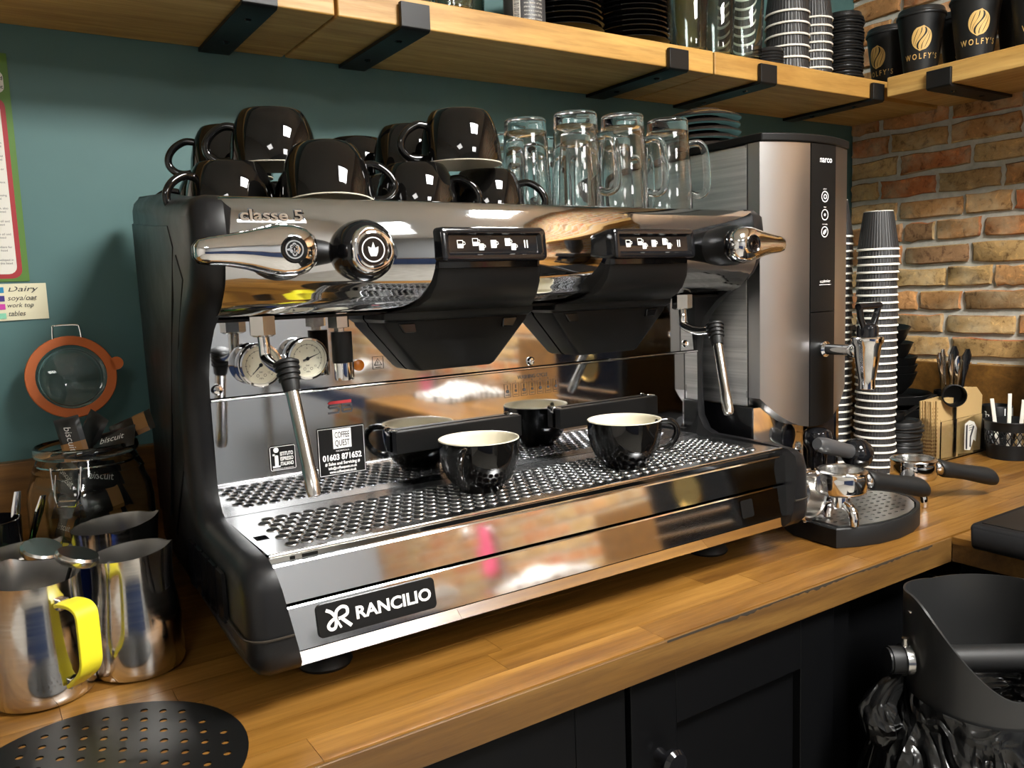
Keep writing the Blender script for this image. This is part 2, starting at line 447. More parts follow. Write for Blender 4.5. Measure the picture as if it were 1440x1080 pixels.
while zc < CEIL - .03:
    y = WY1 - .003; near_row = 1.06 < zc < 1.98; first = True
    while y > WY0:
        l = rb.choice(LEN[:4] if first else (LEN if row % 3 else LEN[2:])); yc = y - l / 2; first = False
        if near_row and yc > .28:
            b = inst('brick', VAR[(l, rb.randrange(3))], wall_r, (WX1, yc - 0, zc + rb.uniform(-.0012, .0012)), (R(rb.uniform(-.7, .7)), 0, 0))
            b.location = Vector(b.location) - ORG.get('wall_right', Vector((0, 0, 0)))
        else:
            t = brick_mb(l, BH, rb); t.xf(T(WX1, yc, zc)); rest.join(t)
        y -= l + .009
    zc += PITCH; row += 1
part('brick_courses', rest, M_['brick'], wall_r, kind='stuff', ang=50)

# ceiling panels that light the room
def emat(s):
    m = bpy.data.materials.new('panel_light'); m.use_nodes = True
    m.node_tree.nodes.remove(BS(m)); e = N(m, 'ShaderNodeEmission'); e.inputs[0].default_value = (*LIGHT_COL, 1); e.inputs[1].default_value = s
    L(m, e.outputs[0], m.node_tree.nodes['Material Output'].inputs[0]); return m
for x, y, hx, hy, s, lab in LIGHTS:
    t = thing('ceiling_light', lab, 'light', (x, y, CEIL), world=True)
    part('diffuser', MB().box(x - hx, x + hx, y - hy, y + hy, CEIL - .155, CEIL - .135), emat(s), t)
    part('stem', MB().lathe([(0, CEIL - .130), (.02, CEIL - .130), (.02, CEIL - .004), (.05, CEIL - .004), (.05, CEIL), (0, CEIL)], 16, (x, y, 0)), M_['white_plain'], t)
    fr = MB()
    for a, b, c, d in ((-1, -1, 1, -1), (-1, 1, 1, 1), (-1, -1, -1, 1), (1, -1, 1, 1)):
        fr.box(x + min(a, c) * hx - .012, x + max(a, c) * hx + .012, y + min(b, d) * hy - .012, y + max(b, d) * hy + .012, CEIL - .158, CEIL - .131)
    part('top_plate', MB().box(x - hx, x + hx, y - hy, y + hy, CEIL - .134, CEIL - .130), M_['white_plain'], t)
    part('frame', fr, M_['white_plain'], t)

# ---------------------------------------------------------------- worktop, upstands, cabinets
CT = .900
YF = .654
top = thing('worktop', 'long golden brown wooden worktop carrying the coffee machine', 'worktop', (.66, .98, .862), world=True)
part('slab', MB().box(-.6, 1.93, YF, 1.32, .862, .8893), M_['edge_wood'], top)
es = MB(); n = 60; rc = random.Random(5)
part('edge_strip', MB().box(-.6, 1.2075, YF - .004, YF, .8615, .8985), M_['edge_wood'], top, bevel=.0008)
# worn dark line where the edging has chipped
ch = MB(); up = []; lo = []
x = .62
while x < 1.16:
    d = .0012 + (.0035 * abs(math.sin(x * 23)) * rc.random() if x > .70 else .001)
    up.append((x, YF - .0044, .8990)); lo.append((x, YF - .0044, .8984 - d)); x += .006
ch.add(up + lo, [(i, i + 1, len(up) + i + 1, len(up) + i) for i in range(len(up) - 1)])
part('chipped_edge', ch, M_['joint'], top, ang=0)
SW = .0444; rs = random.Random(11); SM = {}
def stave_mesh(l, w, ax, mt):
    k = (round(l, 3), ax)
    if k not in SM:
        g = .00025
        mb = MB().box(-l / 2 + g, l / 2 - g, -w / 2 + g, w / 2 - g, -.0105, 0) if ax == 'x' else MB().box(-w / 2 + g, w / 2 - g, -l / 2 + g, l / 2 - g, -.0105, 0)
        SM[k] = make_mesh('stave', mb, mt, ang=0)
    return SM[k]
for i in range(15):
    y = YF + SW * (i + .5); x = -.6 - rs.choice([0, .1, .2, .3])
    while x < 1.93:
        l = rs.choice([.32, .40, .48, .56]); a, b = max(x, -.6), min(x + l, 1.93)
        if b - a > .02: inst('stave', stave_mesh(b - a, SW, 'x', M_['top_wood']), top, Vector(((a + b) / 2, y, CT)) - ORG['worktop'])
        x += l
ret = thing('worktop_return', 'wooden worktop leg running along the brick wall under the black box', 'worktop', (1.57, -.2, .862), world=True)
part('slab', MB().box(1.209, 1.93, -1.0, YF - .0045, .862, .8893), M_['edge_wood'], ret)
for i in range(16):
    w = .723 / 16; x = 1.207 + w * (i + .5); y = YF - .0045 + rs.choice([0, .1, .2])
    while y > -1.0:
        l = rs.choice([.4, .48, .56]); a, b = max(y - l, -1.0), min(y, YF - .0045)
        if b - a > .02: inst('stave', stave_mesh(b - a, w, 'y', M_['top_wood_y']), ret, Vector((x, (a + b) / 2, CT)) - ORG['worktop_return'])
        y -= l
struct('trim_1', MB().box(-.6, 1.93, 1.300, 1.3198, CT + .0005, 1.086), M_['upstand'], .002)
struct('trim_2', MB().box(1.908, 1.9215, -1.0, 1.2995, CT + .0005, 1.083), M_['upstand'], .002)

def cabinet(x0, x1, label, knob=None, yf=.684, door=True):
    c = thing('base_cabinet', label, 'cabinet', ((x0 + x1) / 2, 1.0, 0), world=True)
    part('body', MB().box(x0, x1, yf + .002, 1.30, .0, .861), M_['navy'], c)
    if door:
        d = part('door', MB().box(x0 + .07, x1 - .07, yf - .008, yf, .19, .785), M_['navy'], c)
        fr = MB()
        fr.box(x0 + .002, x0 + .072, yf - .020, yf, .115, .857); fr.box(x1 - .072, x1 - .002, yf - .020, yf, .115, .857)
        fr.box(x0 + .072, x1 - .072, yf - .020, yf, .785, .857); fr.box(x0 + .072, x1 - .072, yf - .020, yf, .115, .19)
        part('door_frame', fr, M_['navy'], d, bevel=.0015)
        if knob:
            kx, kz = knob
            k = MB().lathe([(0, 0), (.009, 0), (.007, .008), (.008, .014), (.0165, .020), (.0175, .026), (.014, .031), (0, .033)], 24, (kx, yf - .020, kz), '-y')
            part('knob', k, M_['black_gloss'], d)
    return c
cabinet(-.6, .085, 'black shaker cabinet at the left under the perforated mat')
cabinet(.089, .571, 'black shaker cabinet below the nameplate of the coffee machine', None)
cabinet(.575, .944, 'black shaker cabinet with a round knob at its upper left', (.618, .757))
cabinet(.947, .989, 'narrow black filler cabinet beside the waste chute', door=False, yf=.672)
cabinet(.992, 1.22, 'plain black corner cabinet behind the waste chute', door=False, yf=.69)
rc_ = thing('side_cabinet', 'black cabinet carrying the return worktop at the right', 'cabinet', (1.57, -.2, 0), world=True)
part('body', MB().box(1.235, 1.92, -.98, .65, 0, .861), M_['navy'], rc_)

# ---------------------------------------------------------------- shelves and brackets
SZ0, SZ1 = 1.67, 1.711
def board(x0, x1, y0, y1, lab, m, z0=SZ0, z1=SZ1):
    o = part('shelf_board', MB().box(x0, x1, y0, y1, z0, z1), m, None, bevel=.0025, loc=((x0 + x1) / 2, (y0 + y1) / 2, z0))
    return tag(o, lab, 'shelf', 'thick pine shelf boards')
board(-.75, .4535, 1.094, 1.319, 'thick pine shelf board at the upper left, end cut above the left cups', M_['shelf_wood'])
board(.4575, 1.181, 1.094, 1.319, 'thick pine shelf board in the middle, under the black saucers', M_['shelf_wood'])
board(1.1845, 1.923, 1.094, 1.319, 'thick pine shelf board under the paper cups and black lids', M_['shelf_wood'])
board(1.685, 1.923, -.9, 1.072, 'thick pine shelf board on the brick wall under the gold-printed cups', M_['shelf_wood_y'])
def bracket(x, lab, w=.046, rot=0, yf=1.092, yw=1.319):
    t = .006
    prof = [(yw, SZ0 - .0005), (yw, SZ0 - .0005 - t), (yf - .004, SZ0 - .0005 - t), (yf - .0085, SZ0 - .003), (yf - .0085, SZ0 + .031), (yf - .0005, SZ0 + .031), (yf - .0005, SZ0 - .0005)]
    mb = MB().prism(prof, -w / 2, w / 2, 'x')
    b = part('shelf_bracket', mb, M_['black_metal'], None, bevel=.001, loc=(0, 0, 0))
    for yy in (yf + .05, yf + .16):
        s = part('screw', MB().lathe([(0, -.0025), (.004, -.002), (.006, 0), (.006, .001), (0, .001)], 14, (0, yy, SZ0 - .0068)), M_['black_gloss'], b)
    b.location = x if rot else (x, 0, 0); b.rotation_euler = (0, 0, rot)
    return tag(b, lab, 'bracket', 'black steel shelf brackets')
bracket(.349, 'black flat steel shelf bracket left of the first board joint')
bracket(.570, 'black flat steel shelf bracket right of the first board joint')
bracket(1.085, 'black flat steel shelf bracket above the glass mugs')
bracket(1.322, 'black flat steel shelf bracket above the water boiler')
bracket(1.676, 'black flat steel shelf bracket in the corner by the brick wall', .04)
b = bracket((.60, .955, 0), 'black flat steel shelf bracket on the brick wall under the gold-printed cups', .05, R(-90), 1.084, 1.3225)
# ---------------------------------------------------------------- espresso machine
MO = (.585, 1.0, CT)
mach = thing('espresso_machine', 'large two-group chrome and black espresso machine at the centre of the worktop', 'coffee machine', MO, world=True)
XL, XR = .213, .957
# side panels --------------------------------------------------
SP = [(.826, 1.3968), (.8135, 1.388), (.8095, 1.36), (.8115, 1.333), (.828, 1.303), (.850, 1.287), (.885, 1.266), (.910, 1.242), (.924, 1.213), (.928, 1.180), (.927, 1.12),
      (.924, 1.085), (.912, 1.066), (.895, 1.0595), (.79, 1.0575), (.752, 1.055), (.738, 1.047), (.732, 1.030), (.730, .972), (.732, .957), (.742, .9475), (.80, .9455),
      (1.235, .9455), (1.262, .953), (1.275, .975), (1.279, 1.20), (1.276, 1.415), (1.266, 1.434), (1.24, 1.440), (1.05, 1.424), (.93, 1.406), (.86, 1.399)]
def offs(poly, d):
    n = len(poly); out = []
    for i in range(n):
        a, b, c = Vector(poly[i - 1]), Vector(poly[i]), Vector(poly[(i + 1) % n])
        n1 = Vector((-(b - a).y, (b - a).x)).normalized(); n2 = Vector((-(c - b).y, (c - b).x)).normalized()
        m = (n1 + n2); m = m / max(m.length_squared / 2, .35)
        q = b + m * d; out.append((q.x, q.y))
    return out
def inner_x(y, z):
    e = 0.0
    if y < .83: e = max(0, 1.0575 - z) * .19 * min(1, (.83 - y) / .03)
    return XL + e
def outer_x(y, z):
    t = min(1, max(0, (y - .85) / .43)); lo = min(1, max(0, (z - .93) / .45))
    return .182 + .024 * t ** 1.5 + (.004 * (1 - lo))
ar = sum(SP[i - 1][0] * SP[i][1] - SP[i][0] * SP[i - 1][1] for i in range(len(SP)))
sg = 1 if ar > 0 else -1
def side_panel(mir):
    rings = []
    o1, o2, o3 = offs(SP, sg * .0035), offs(SP, sg * .0100), offs(SP, sg * .0195)
    fx = (lambda x: 2 * .585 - x) if mir else (lambda x: x)
    rings.append([(fx(inner_x(*p)), p[0], p[1]) for p in SP])
    rings.append([(fx(outer_x(*p) + .0175), p[0], p[1]) for p in SP])
    rings.append([(fx(outer_x(*p) + .0085), q[0], q[1]) for p, q in zip(SP, o1)])
    rings.append([(fx(outer_x(*p) + .0026), q[0], q[1]) for p, q in zip(SP, o2)])
    rings.append([(fx(outer_x(*p)), q[0], q[1]) for p, q in zip(SP, o3)])
    return MB().loft(rings)
spl = part('side_panel', side_panel(False), M_['black_plastic'], mach, ang=50)
spr = part('side_panel', side_panel(True), M_['black_plastic'], mach, ang=50)
# facets and grooves on the left panel
def plate_yz(poly, th, name, m, parent, bev=.0015):
    return part(name, MB().loft([[(outer_x(*p) + .003, p[0], p[1]) for p in poly], [(outer_x(*p) - th, p[0], p[1]) for p in poly]]), m, parent, bevel=bev)
plate_yz([(1.255, 1.405), (1.02, 1.383), (.925, 1.376), (.905, 1.352), (.955, 1.27), (1.12, 1.02), (1.255, 1.0)], .0009, 'inset_panel', M_['black_plastic'], spl)
plate_yz([(.895, 1.345), (.868, 1.318), (.905, 1.275), (.945, 1.225), (.955, 1.12), (1.09, 1.0), (.945, 1.262)], .0008, 'facet', M_['black_satin'], spl)
# lower seam line around the foot of each panel, and side vent
for mir, sp in ((0, spl), (1, spr)):
    fx = (lambda x: 1.17 - x) if mir else (lambda x: x)
    g = MB()
    pth = [(fx(.226), .7292, .986), (fx(.205), .7292, .986), (fx(.1945), .7325, .986), (fx(.1865), .741, .986), (fx(.1838), .755, .986), (fx(.1836), .80, .987)]
    g.tube(smooth_path(pth, 4), .0012, 6)
    part('seam', g, M_['joint'], sp)
    vent = MB()
    for k in range(5): vent.box(fx(.1825) - .002, fx(.1825) + .002, .80 + .03 * k, .822 + .03 * k, .985, 1.035)
    part('vent', vent, M_['black_gloss'], sp)
# body, tray under the cups ------------------------------------
part('body', MB().box(.216, .954, .945, 1.262, .95, 1.380), M_['black_satin'], mach)
part('underbody', MB().box(.245, .925, .775, .945, .955, 1.030), M_['black_matte'], mach)
part('cup_tray', MB().box(.216, .954, .848, 1.262, 1.3805, 1.3845), M_['steel'], mach)
# fascia -------------------------------------------------------
FP = [(.875, 1.3865), (.862, 1.3955), (.830, 1.3968), (.8205, 1.3945), (.8158, 1.386)]
FP += [p[:2] for p in smooth_path([(.8128, 1.372, 0), (.8095, 1.352, 0), (.8095, 1.330, 0), (.8155, 1.312, 0), (.826, 1.300, 0)], 5)]
FP += [p[:2] for p in smooth_path([(.832, 1.2945, 0), (.838, 1.2885, 0), (.848, 1.2835, 0), (.862, 1.2795, 0), (.90, 1.277, 0), (.944, 1.2765, 0)], 4)]
fas = part('fascia', MB().loft([[(x, p[0], p[1]) for p in FP] for x in (XL - .003, XR + .003)], False, False, close=False), M_['panel_steel'], mach, ang=60)
sm = fas.modifiers.new('solid', 'SOLIDIFY'); sm.thickness = .0015; sm.offset = -1
part('fascia_underside', MB().box(XL, XR, .880, .944, 1.273, 1.2760), M_['black_satin'], mach)
# raised script on the fascia: chrome letters on a strip
def fpt(x, z):   # a point on the upper fascia face
    t = (1.386 - z) / (1.386 - 1.352)
    return (x, .8158 + (.8095 - .8158) * t, z)
fv = Vector((0, .0063, .034)).normalized()
ls = Flat(fpt(.2585, 1.372), (1, 0, 0), fv, .0015)
ls.text('classe 5', 0, 0, .0105, .062, bold=.02)
o = ls.done('script_badge', M_['chrome'], fas); mdf = o.modifiers.new('s', 'SOLIDIFY'); mdf.thickness = .0016; mdf.offset = 0
ls = Flat(fpt(.2585, 1.372), (1, 0, 0), fv, .0005)
ls.text('classe 5', 0, -.0004, .0113, .0645, bold=.075); ls.done('badge_outline', M_['black_satin'], fas)  # bolder black copy of the script, a dark outline backing the chrome letters
ls = Flat(fpt(.2585, 1.372), (1, 0, 0), fv, .0004)
ls.put([(-.034, -.0022), (.034, -.0022), (.034, .0008), (-.034, .0008)], [(0, 1, 2, 3)])
o = ls.done('badge_strip', M_['steel'], fas); mdf = o.modifiers.new('s', 'SOLIDIFY'); mdf.thickness = .0014; mdf.offset = 0
# backsplash ---------------------------------------------------
up_ = part('upper_backsplash', MB().box(XL, XR, .930, .934, 1.1895, 1.2765), M_['mirror_steel'], mach)
lo_ = part('lower_backsplash', MB().box(XL, XR, .9255, .934, 1.050, 1.1855), M_['mirror_steel'], mach)
part('backsplash_lip', MB().box(XL, XR, .9235, .931, 1.1862, 1.1885), M_['chrome'], mach, bevel=.0008)
for bx, bz in ((.2215, 1.199), (.640, 1.1965), (.936, 1.2)):
    part('bolt', MB().lathe([(0, 0), (.0062, 0), (.0062, .002), (.0045, .0045), (.002, .0052), (.002, .0035), (0, .0035)], 18, (bx, .9302, bz), '-y'), M_['chrome'], up_)
# drip tray grid: embossed round holes --------------------------
g = MB(); px, py = .0156, .0149; gx0, gx1, gy0, gy1 = .2385, .9395, .7765, .9095
nx = int((gx1 - gx0) / px); ny = int((gy1 - gy0) / py); Z = 1.0555
def hole_cell(cx, cy):
    n = 16; sq = []
    for j in range(n):
        a = 2 * PI * j / n; c, s = math.cos(a), math.sin(a); k = 1 / max(abs(c), abs(s))
        sq.append((cx + c * k * px / 2, cy + s * k * py / 2, Z))
    rg = [sq]
    for r, z in ((.0072, 0), (.0069, .0007), (.0065, .0010), (.0060, .0007), (.0058, -.0022)):
        rg.append([(cx + r * math.cos(2 * PI * j / n), cy + r * math.sin(2 * PI * j / n), Z + z) for j in range(n)])
    g.loft(rg, False, False)
for j in range(ny):
    y = gy0 + py * (j + .5); off = px / 2 if j % 2 else 0
    k = nx - (1 if off else 0)
    for i in range(k): hole_cell(gx0 + off + px * (i + .5), y)
    if off:
        for a, b in ((gx0, gx0 + off), (gx0 + off + px * k, gx0 + px * nx)):
            g.add([(a, y - py / 2, Z), (b, y - py / 2, Z), (b, y + py / 2, Z), (a, y + py / 2, Z)], [(0, 1, 2, 3)])
ex, ey = gx0 + px * nx, gy0 + py * ny
TX0, TX1, TY0, TY1 = .2165, .9535, .7615, .9245
SLX0, SLX1, SLY0, SLY1 = .2215, .2345, .815, .832
def rectz(x0, x1, y0, y1): g.add([(x0, y0, Z), (x1, y0, Z), (x1, y1, Z), (x0, y1, Z)], [(0, 1, 2, 3)])
rectz(TX0, TX1, TY0, gy0); rectz(TX0, TX1, ey, TY1); rectz(ex, TX1, gy0, ey)
rectz(TX0, SLX0, gy0, ey); rectz(SLX1, gx0, gy0, ey); rectz(SLX0, SLX1, gy0, SLY0); rectz(SLX0, SLX1, SLY1, ey)
dt = part('drip_grid', g, M_['steel_tray'] if 'steel_tray' in M_ else M_['steel'], mach, ang=30)
part('grid_rim', MB().tube([(TX0, TY0 - .0008, Z - .0012), (TX1, TY0 - .0008, Z - .0012)], .0026, 10), M_['chrome'], dt)
tr = MB(); tr.box(TX0, TX1, TY0, TY1, 1.036, 1.039)
part('tray_basin', tr, M_['black_gloss'], mach)
part('tray_front', MB().box(XL + .003, XR - .003, .7600, .7625, 1.0455, 1.053), M_['mirror_steel'], mach)
# front panels: tilted back, narrower at the foot -----------------
def yfront(z): return .7565 - (1.05 - z) * .195
def xin(z): return (XL + max(0, 1.0575 - z) * .19)
def front_panel(z0, z1, th=.012, round_top=0):
    rings = []
    prof = [(z0, 0.0), (z1 - .002, 0), (z1 - .0006, .0008), (z1, .0022), (z1, th), (z0, th)]
    for x_ in (0, 1):
        rings.append([((xin(z) - .002) if x_ == 0 else (1.17 - xin(z) + .002), yfront(z) + d, z) for z, d in prof])
    return MB().loft(rings)
part('upper_front_panel', front_panel(1.0095, 1.0465), M_['panel_steel'], mach, ang=12)
fp = part('lower_front_panel', front_panel(.9645, 1.0065), M_['panel_steel'], mach, ang=12)
lip = MB()
prof = [(.9635, yfront(.9635)), (.9475, .7445), (.9455, .750), (.9455, .775), (.9635, .765)]
lip.loft([[((xin(z) - .002), y, z) for z, y in prof], [(1.17 - xin(z) + .002, y, z) for z, y in prof]])
part('bottom_lip', lip, M_['chrome'], mach, ang=12)
for fxx, fyy in ((.290, .835), (.880, .835), (.290, 1.2), (.880, 1.2)):
    part('foot', MB().lathe([(0, CT + .0005), (.028, CT + .0005), (.030, CT + .004), (.026, CT + .012), (.016, CT + .018), (.016, CT + .056), (0, CT + .056)], 24, (fxx, fyy, 0)), M_['rubber'], mach)
# nameplate
pn = Vector((0, .195, 1)).normalized()
zb, xb = .9862, .3165
nb = MB().loft([[(xb + a, yfront(zb + b) - d, zb + b) for a, b in rrect(.128, .0315, .005)] for d in (0, .0022)])
npl = part('nameplate', nb, M_['black_satin'], mach, bevel=.0006)
f_ = Flat((xb, yfront(zb) - .0022, zb), (1, 0, 0), pn, .0003)
f_.text('RANCILIO', .017, -.0058, .0118, .083, bold=.03)
cx = -.042
lg = smooth_path([(-.0125, .0095, 0), (-.007, .006, 0), (-.0035, -.001, 0), (-.005, -.0085, 0), (-.0095, -.0095, 0), (-.0118, -.006, 0), (-.0085, -.002, 0), (-.003, .0005, 0)], 5)
f_.stroke([(cx + p[0], p[1]) for p in lg], .0032)
lg = smooth_path([(-.0035, .0005, 0), (-.002, .0065, 0), (.0035, .0095, 0), (.0085, .0075, 0), (.0085, .002, 0), (.003, -.0005, 0), (-.001, -.001, 0)], 5)
f_.stroke([(cx + p[0], p[1]) for p in lg], .0032)
lg = [(.0015, -.0005), (.006, -.005), (.0115, -.0105)]
f_.stroke([(cx + p[0], p[1]) for p in lg], .0034)
f_.stroke([(cx - .0035, -.0005), (cx + .001, -.010)], .0022)
f_.done('lettering', M_['white'], npl)
# square sticker right
sq = Flat((.862, yfront(.987), .987), (1, 0, 0), pn, .0005); sq.poly(rrect(.024, .024, .003)); so = sq.done('square_sticker', M_['black_satin'], mach)
# display pods --------------------------------------------------
def mug_icon(F_, x, y, s, full=True):
    F_.poly([(x - .5 * s, y - .5 * s), (x + .3 * s, y - .5 * s), (x + .38 * s, y - .4 * s), (x + .38 * s, y + .05 * s), (x - .5 * s, y + .05 * s)])
    F_.stroke([(x - .46 * s, y), (x - .46 * s, y + .5 * s)], .09 * s); F_.stroke([(x + .34 * s, y), (x + .34 * s, y + .5 * s)], .09 * s)
    F_.stroke([(x - .5 * s, y + .47 * s), (x + .38 * s, y + .47 * s)], .09 * s)
    F_.stroke([(x + .38 * s, y + .3 * s), (x + .62 * s, y + .26 * s), (x + .66 * s, y + .02 * s), (x + .38 * s, y - .12 * s)], .1 * s)
    if full: F_.rect(x - .46 * s, y + .05 * s, x + .34 * s, y + .44 * s)
def pod(cx):
    zc = 1.3475; W, H = .141, .0380
    tilt = .12
    def ring(w, h, r, d): return [(cx + a, .793 + d + b * tilt, zc + b) for a, b in rrect(w, h, r, 5)]
    mb = MB().loft([ring(W, H, .006, .026), ring(W, H, .006, .004), ring(W - .002, H - .002, .0055, .0012), ring(W - .006, H - .006, .005, 0),
                    ring(W - .016, H - .0135, .003, 0), ring(W - .022, H - .0185, .0018, .0042), ring(W - .024, H - .0205, .0015, .0046)])
    p = part('display_pod', mb, M_['black_gloss'], mach, ang=30)
    F_ = Flat((cx, .7976, zc), (1, 0, 0), (0, tilt, 1), .0006)
    for k, x in enumerate((-.0440, -.0215, -.0005, .0215)):
        if k in (0, 2): mug_icon(F_, x, 0, .0088, k == 2)
        else: mug_icon(F_, x - .003, .0022, .0085, k == 3); mug_icon(F_, x + .0045, -.0032, .0075)
    F_.rect(.0405, -.0045, .0422, .0045); F_.rect(.0440, -.0045, .0457, .0045)
    F_.done('icons', M_['glow'], p)
    # sensor strip and cover under the pod
    def rr(w, y0, y1, z, r=.008, cxo=0):
        w2 = w / 2
        pts = [(cx - w2, y1, z), (cx - w2, y0 + r, z), (cx - w2 + r * .3, y0 + r * .3, z), (cx - w2 + r, y0, z), (cx + w2 - r, y0, z), (cx + w2 - r * .3, y0 + r * .3, z), (cx + w2, y0 + r, z), (cx + w2, y1, z)]
        return pts
    mb = MB().loft([rr(.140, .803, .85, 1.330), rr(.140, .8035, .85, 1.3215)])
    part('cover_strip', mb, M_['black_gloss'], mach, bevel=.0008)
    c = MB().loft([rr(.140, .803, .87, 1.3215), rr(.144, .807, .875, 1.305), rr(.150, .818, .89, 1.290), rr(.162, .834, .91, 1.2815), rr(.190, .858, .925, 1.2765), rr(.212, .872, .928, 1.2735), rr(.213, .8745, .928, 1.2665), rr(.207, .881, .928, 1.2625)])
    part('group_cover', c, M_['black_satin'], mach, ang=40)
    d = MB().loft([rr(.205, .883, .928, 1.2625, .006), rr(.201, .883, .928, 1.2575, .006), rr(.112, .893, .928, 1.2045, .006), rr(.104, .896, .926, 1.2015, .006)])
    gs = part('group_shroud', d, M_['black_satin'], mach, ang=30)
    for s in (-1, 1):
        e = MB().loft([[(cx + s * a, .8805 + dd, z) for a, z in ((.085, 1.261), (.062, 1.261), (.060, 1.249), (.077, 1.249))] for dd in (.010, 0)])
        part('clip', e, M_['black_gloss'], gs, bevel=.002)
    return p
pod(.505); pod(.749)
# flip-down cup rests (black bars on the backsplash) ---------------
for x0, x1 in ((.4235, .609), (.6735, .857)):
    b = part('cup_rest', MB().box(x0, x1, .9105, .9225, 1.0995, 1.1275), M_['black_satin'], mach, bevel=.001)
    for xx in (x0 + .004, x1 - .004):
        part('hinge', MB().tube(smooth_path([(xx - .006, .9245, 1.122), (xx - .008, .918, 1.129), (xx, .913, 1.1285)], 5), .0016, 8), M_['chrome'], b)
# steam levers and hot water knob ----------------------------------
def lever(cx, sgn):
    zc = 1.3400 if sgn < 0 else 1.3430
    base = MB().lathe([(0, .0), (.024, 0), (.026, .012), (.027, .024), (.0265, .040), (.024, .048), (0, .048)], 32, (cx, .812, zc), '-y')
    lb = part('steam_lever', base, M_['black_satin'], mach)
    rings = []
    for t, hh, dd, zo in ((-.31, .006, .004, 0), (-.29, .016, .009, 0), (-.2, .0235, .013, 0), (-.05, .0275, .0155, 0), (.1, .0275, .0155, 0), (.25, .0245, .014, .0002), (.45, .0195, .012, .001), (.65, .0160, .0105, .001), (.85, .0140, .0095, .0005), (.95, .0120, .008, 0), (1.0, .006, .004, 0)):
        x = cx + sgn * t * .083
        rings.append([(x, .755 + .004 * max(0, t) - math.sin(2 * PI * k / 20) * dd * (1.0 if math.sin(2 * PI * k / 20) > 0 else 1.1), zc + zo + math.cos(2 * PI * k / 20) * hh * .86) for k in range(20)])
    hd = part('handle', MB().loft(rings), M_['chrome'], lb, ang=70)
    rings = [[(p[0], p[1] + .008, zc + (p[2] - zc) * 1.04) for p in r] for r in rings]
    part('handle_back', MB().loft(rings), M_['black_gloss'], lb, ang=70)
    em = MB().lathe([(0, -.002), (.0115, -.002), (.0125, .0008), (.0115, .0022), (.0098, .0012), (.0092, .0006), (0, .0006)], 28, (cx, .7405, zc), '-y')
    e = part('emblem', em, M_['black_gloss'], lb)
    emblem_marks((cx, .7399, zc), e, .0075)
def emblem_marks(c, parent, r):
    F_ = Flat(c, (1, 0, 0), (0, 0, 1), .0006)
    F_.ring(0, 0, r * 1.05, r * .16)
    for a, b, k in ((-.28, .3, .34), (.28, .3, .34), (-.3, -.15, .34), (.3, -.15, .34), (0, -.5, .36), (0, .08, .3), (0, .58, .26)):
        F_.ring(a * r, b * r, k * r * .62, r * .17, 12)
    F_.done('emblem_mark', M_['chrome'], parent)
lever(.254, -1); lever(.872, 1)
kx, kz = .324, 1.3405
kb = part('water_knob', MB().lathe([(0, 0), (.025, 0), (.0290, .008), (.0312, .020), (.0310, .033), (.0285, .043), (.0240, .0485), (.021, .050), (0, .050)], 36, (kx + .016, .812, kz), '-y'), M_['black_gloss'], mach)
part('collar', MB().lathe([(.0232, .0455), (.0235, .0480), (.0225, .0515), (.0200, .0532), (.0185, .0530), (.0180, .0500)], 36, (kx + .016, .812, kz), '-y', rfun=lambda a, z: 1 + .05 * math.cos(3 * a + .4)), M_['chrome'], kb, ang=60)
part('bezel', MB().lathe([(.0182, .047), (.0182, .0530), (.0165, .0536), (.0155, .0518), (0, .0518)], 32, (kx + .016, .812, kz), '-y'), M_['chrome'], kb)
kf = part('knob_face', MB().lathe([(0, .0518), (.0154, .0518), (.0152, .0523), (0, .0523)], 32, (kx + .016, .812, kz), '-y'), M_['black_gloss'], kb)
F_ = Flat((kx + .016, .812 - .0523, kz), (1, 0, 0), (0, 0, 1), .0006); F_.ring(0, 0, .0118, .0012)
F_.poly([(-.005, -.002), (-.003, -.0065), (.003, -.0065), (.005, -.002), (.0055, .003), (.002, .0015), (0, .0075), (-.002, .0015), (-.0055, .003)])
F_.done('emblem_mark', M_['white'], kf)
# pressure gauges --------------------------------------------------
for gxc, gzc, ang_ in ((.2655, 1.2235, 225), (.319, 1.2265, 20)):
    gy = .9295
    gb = part('pressure_gauge', MB().lathe([(0, 0), (.0235, 0), (.0245, .010), (.0245, .020), (.0235, .0225), (.0215, .0230), (.0208, .0215), (.0208, .0190), (0, .0190)], 36, (gxc, gy, gzc), '-y'), M_['chrome'], mach)
    gf = part('dial', MB().lathe([(0, .0190), (.0206, .0190), (.0206, .0195), (0, .0195)], 32, (gxc, gy, gzc), '-y'), M_['gauge_face'], gb)
    F_ = Flat((gxc, gy - .0195, gzc), (1, 0, 0), (0, 0, 1), .0003)
    for k in range(13):
        a = R(225 - 22.5 * k); F_.stroke([(.0150 * math.cos(a), .0150 * math.sin(a)), (.0172 * math.cos(a), .0172 * math.sin(a))], .0005)
    for k in range(0, 7):
        a = R(225 - 45 * k); F_.text(str(k * 2), .0122 * math.cos(a), .0122 * math.sin(a) - .0011, .0022)
    F_.text('bar', 0, -.0085, .0022); F_.ring(-.004, -.0115, .0014, .0004); F_.ring(.004, -.0115, .0014, .0004); F_.text('MPa', 0, -.0158, .002)
    F_.stroke([(.0162 * math.cos(R(225 - 5 * i)), .0162 * math.sin(R(225 - 5 * i))) for i in range(55)], .0004)
    F_.done('scale', M_['ink'], gf)
    F_ = Flat((gxc, gy - .0195, gzc), (1, 0, 0), (0, 0, 1), .001); a = R(ang_); c, s = math.cos(a), math.sin(a)
    F_.stroke([(-.006 * c, -.006 * s), (.004 * c, .004 * s), (.0145 * c, .0145 * s)], [.0022, .0016, .0004]); F_.disc(0, 0, .0022)
    F_.done('needle', M_['ink'], gf)
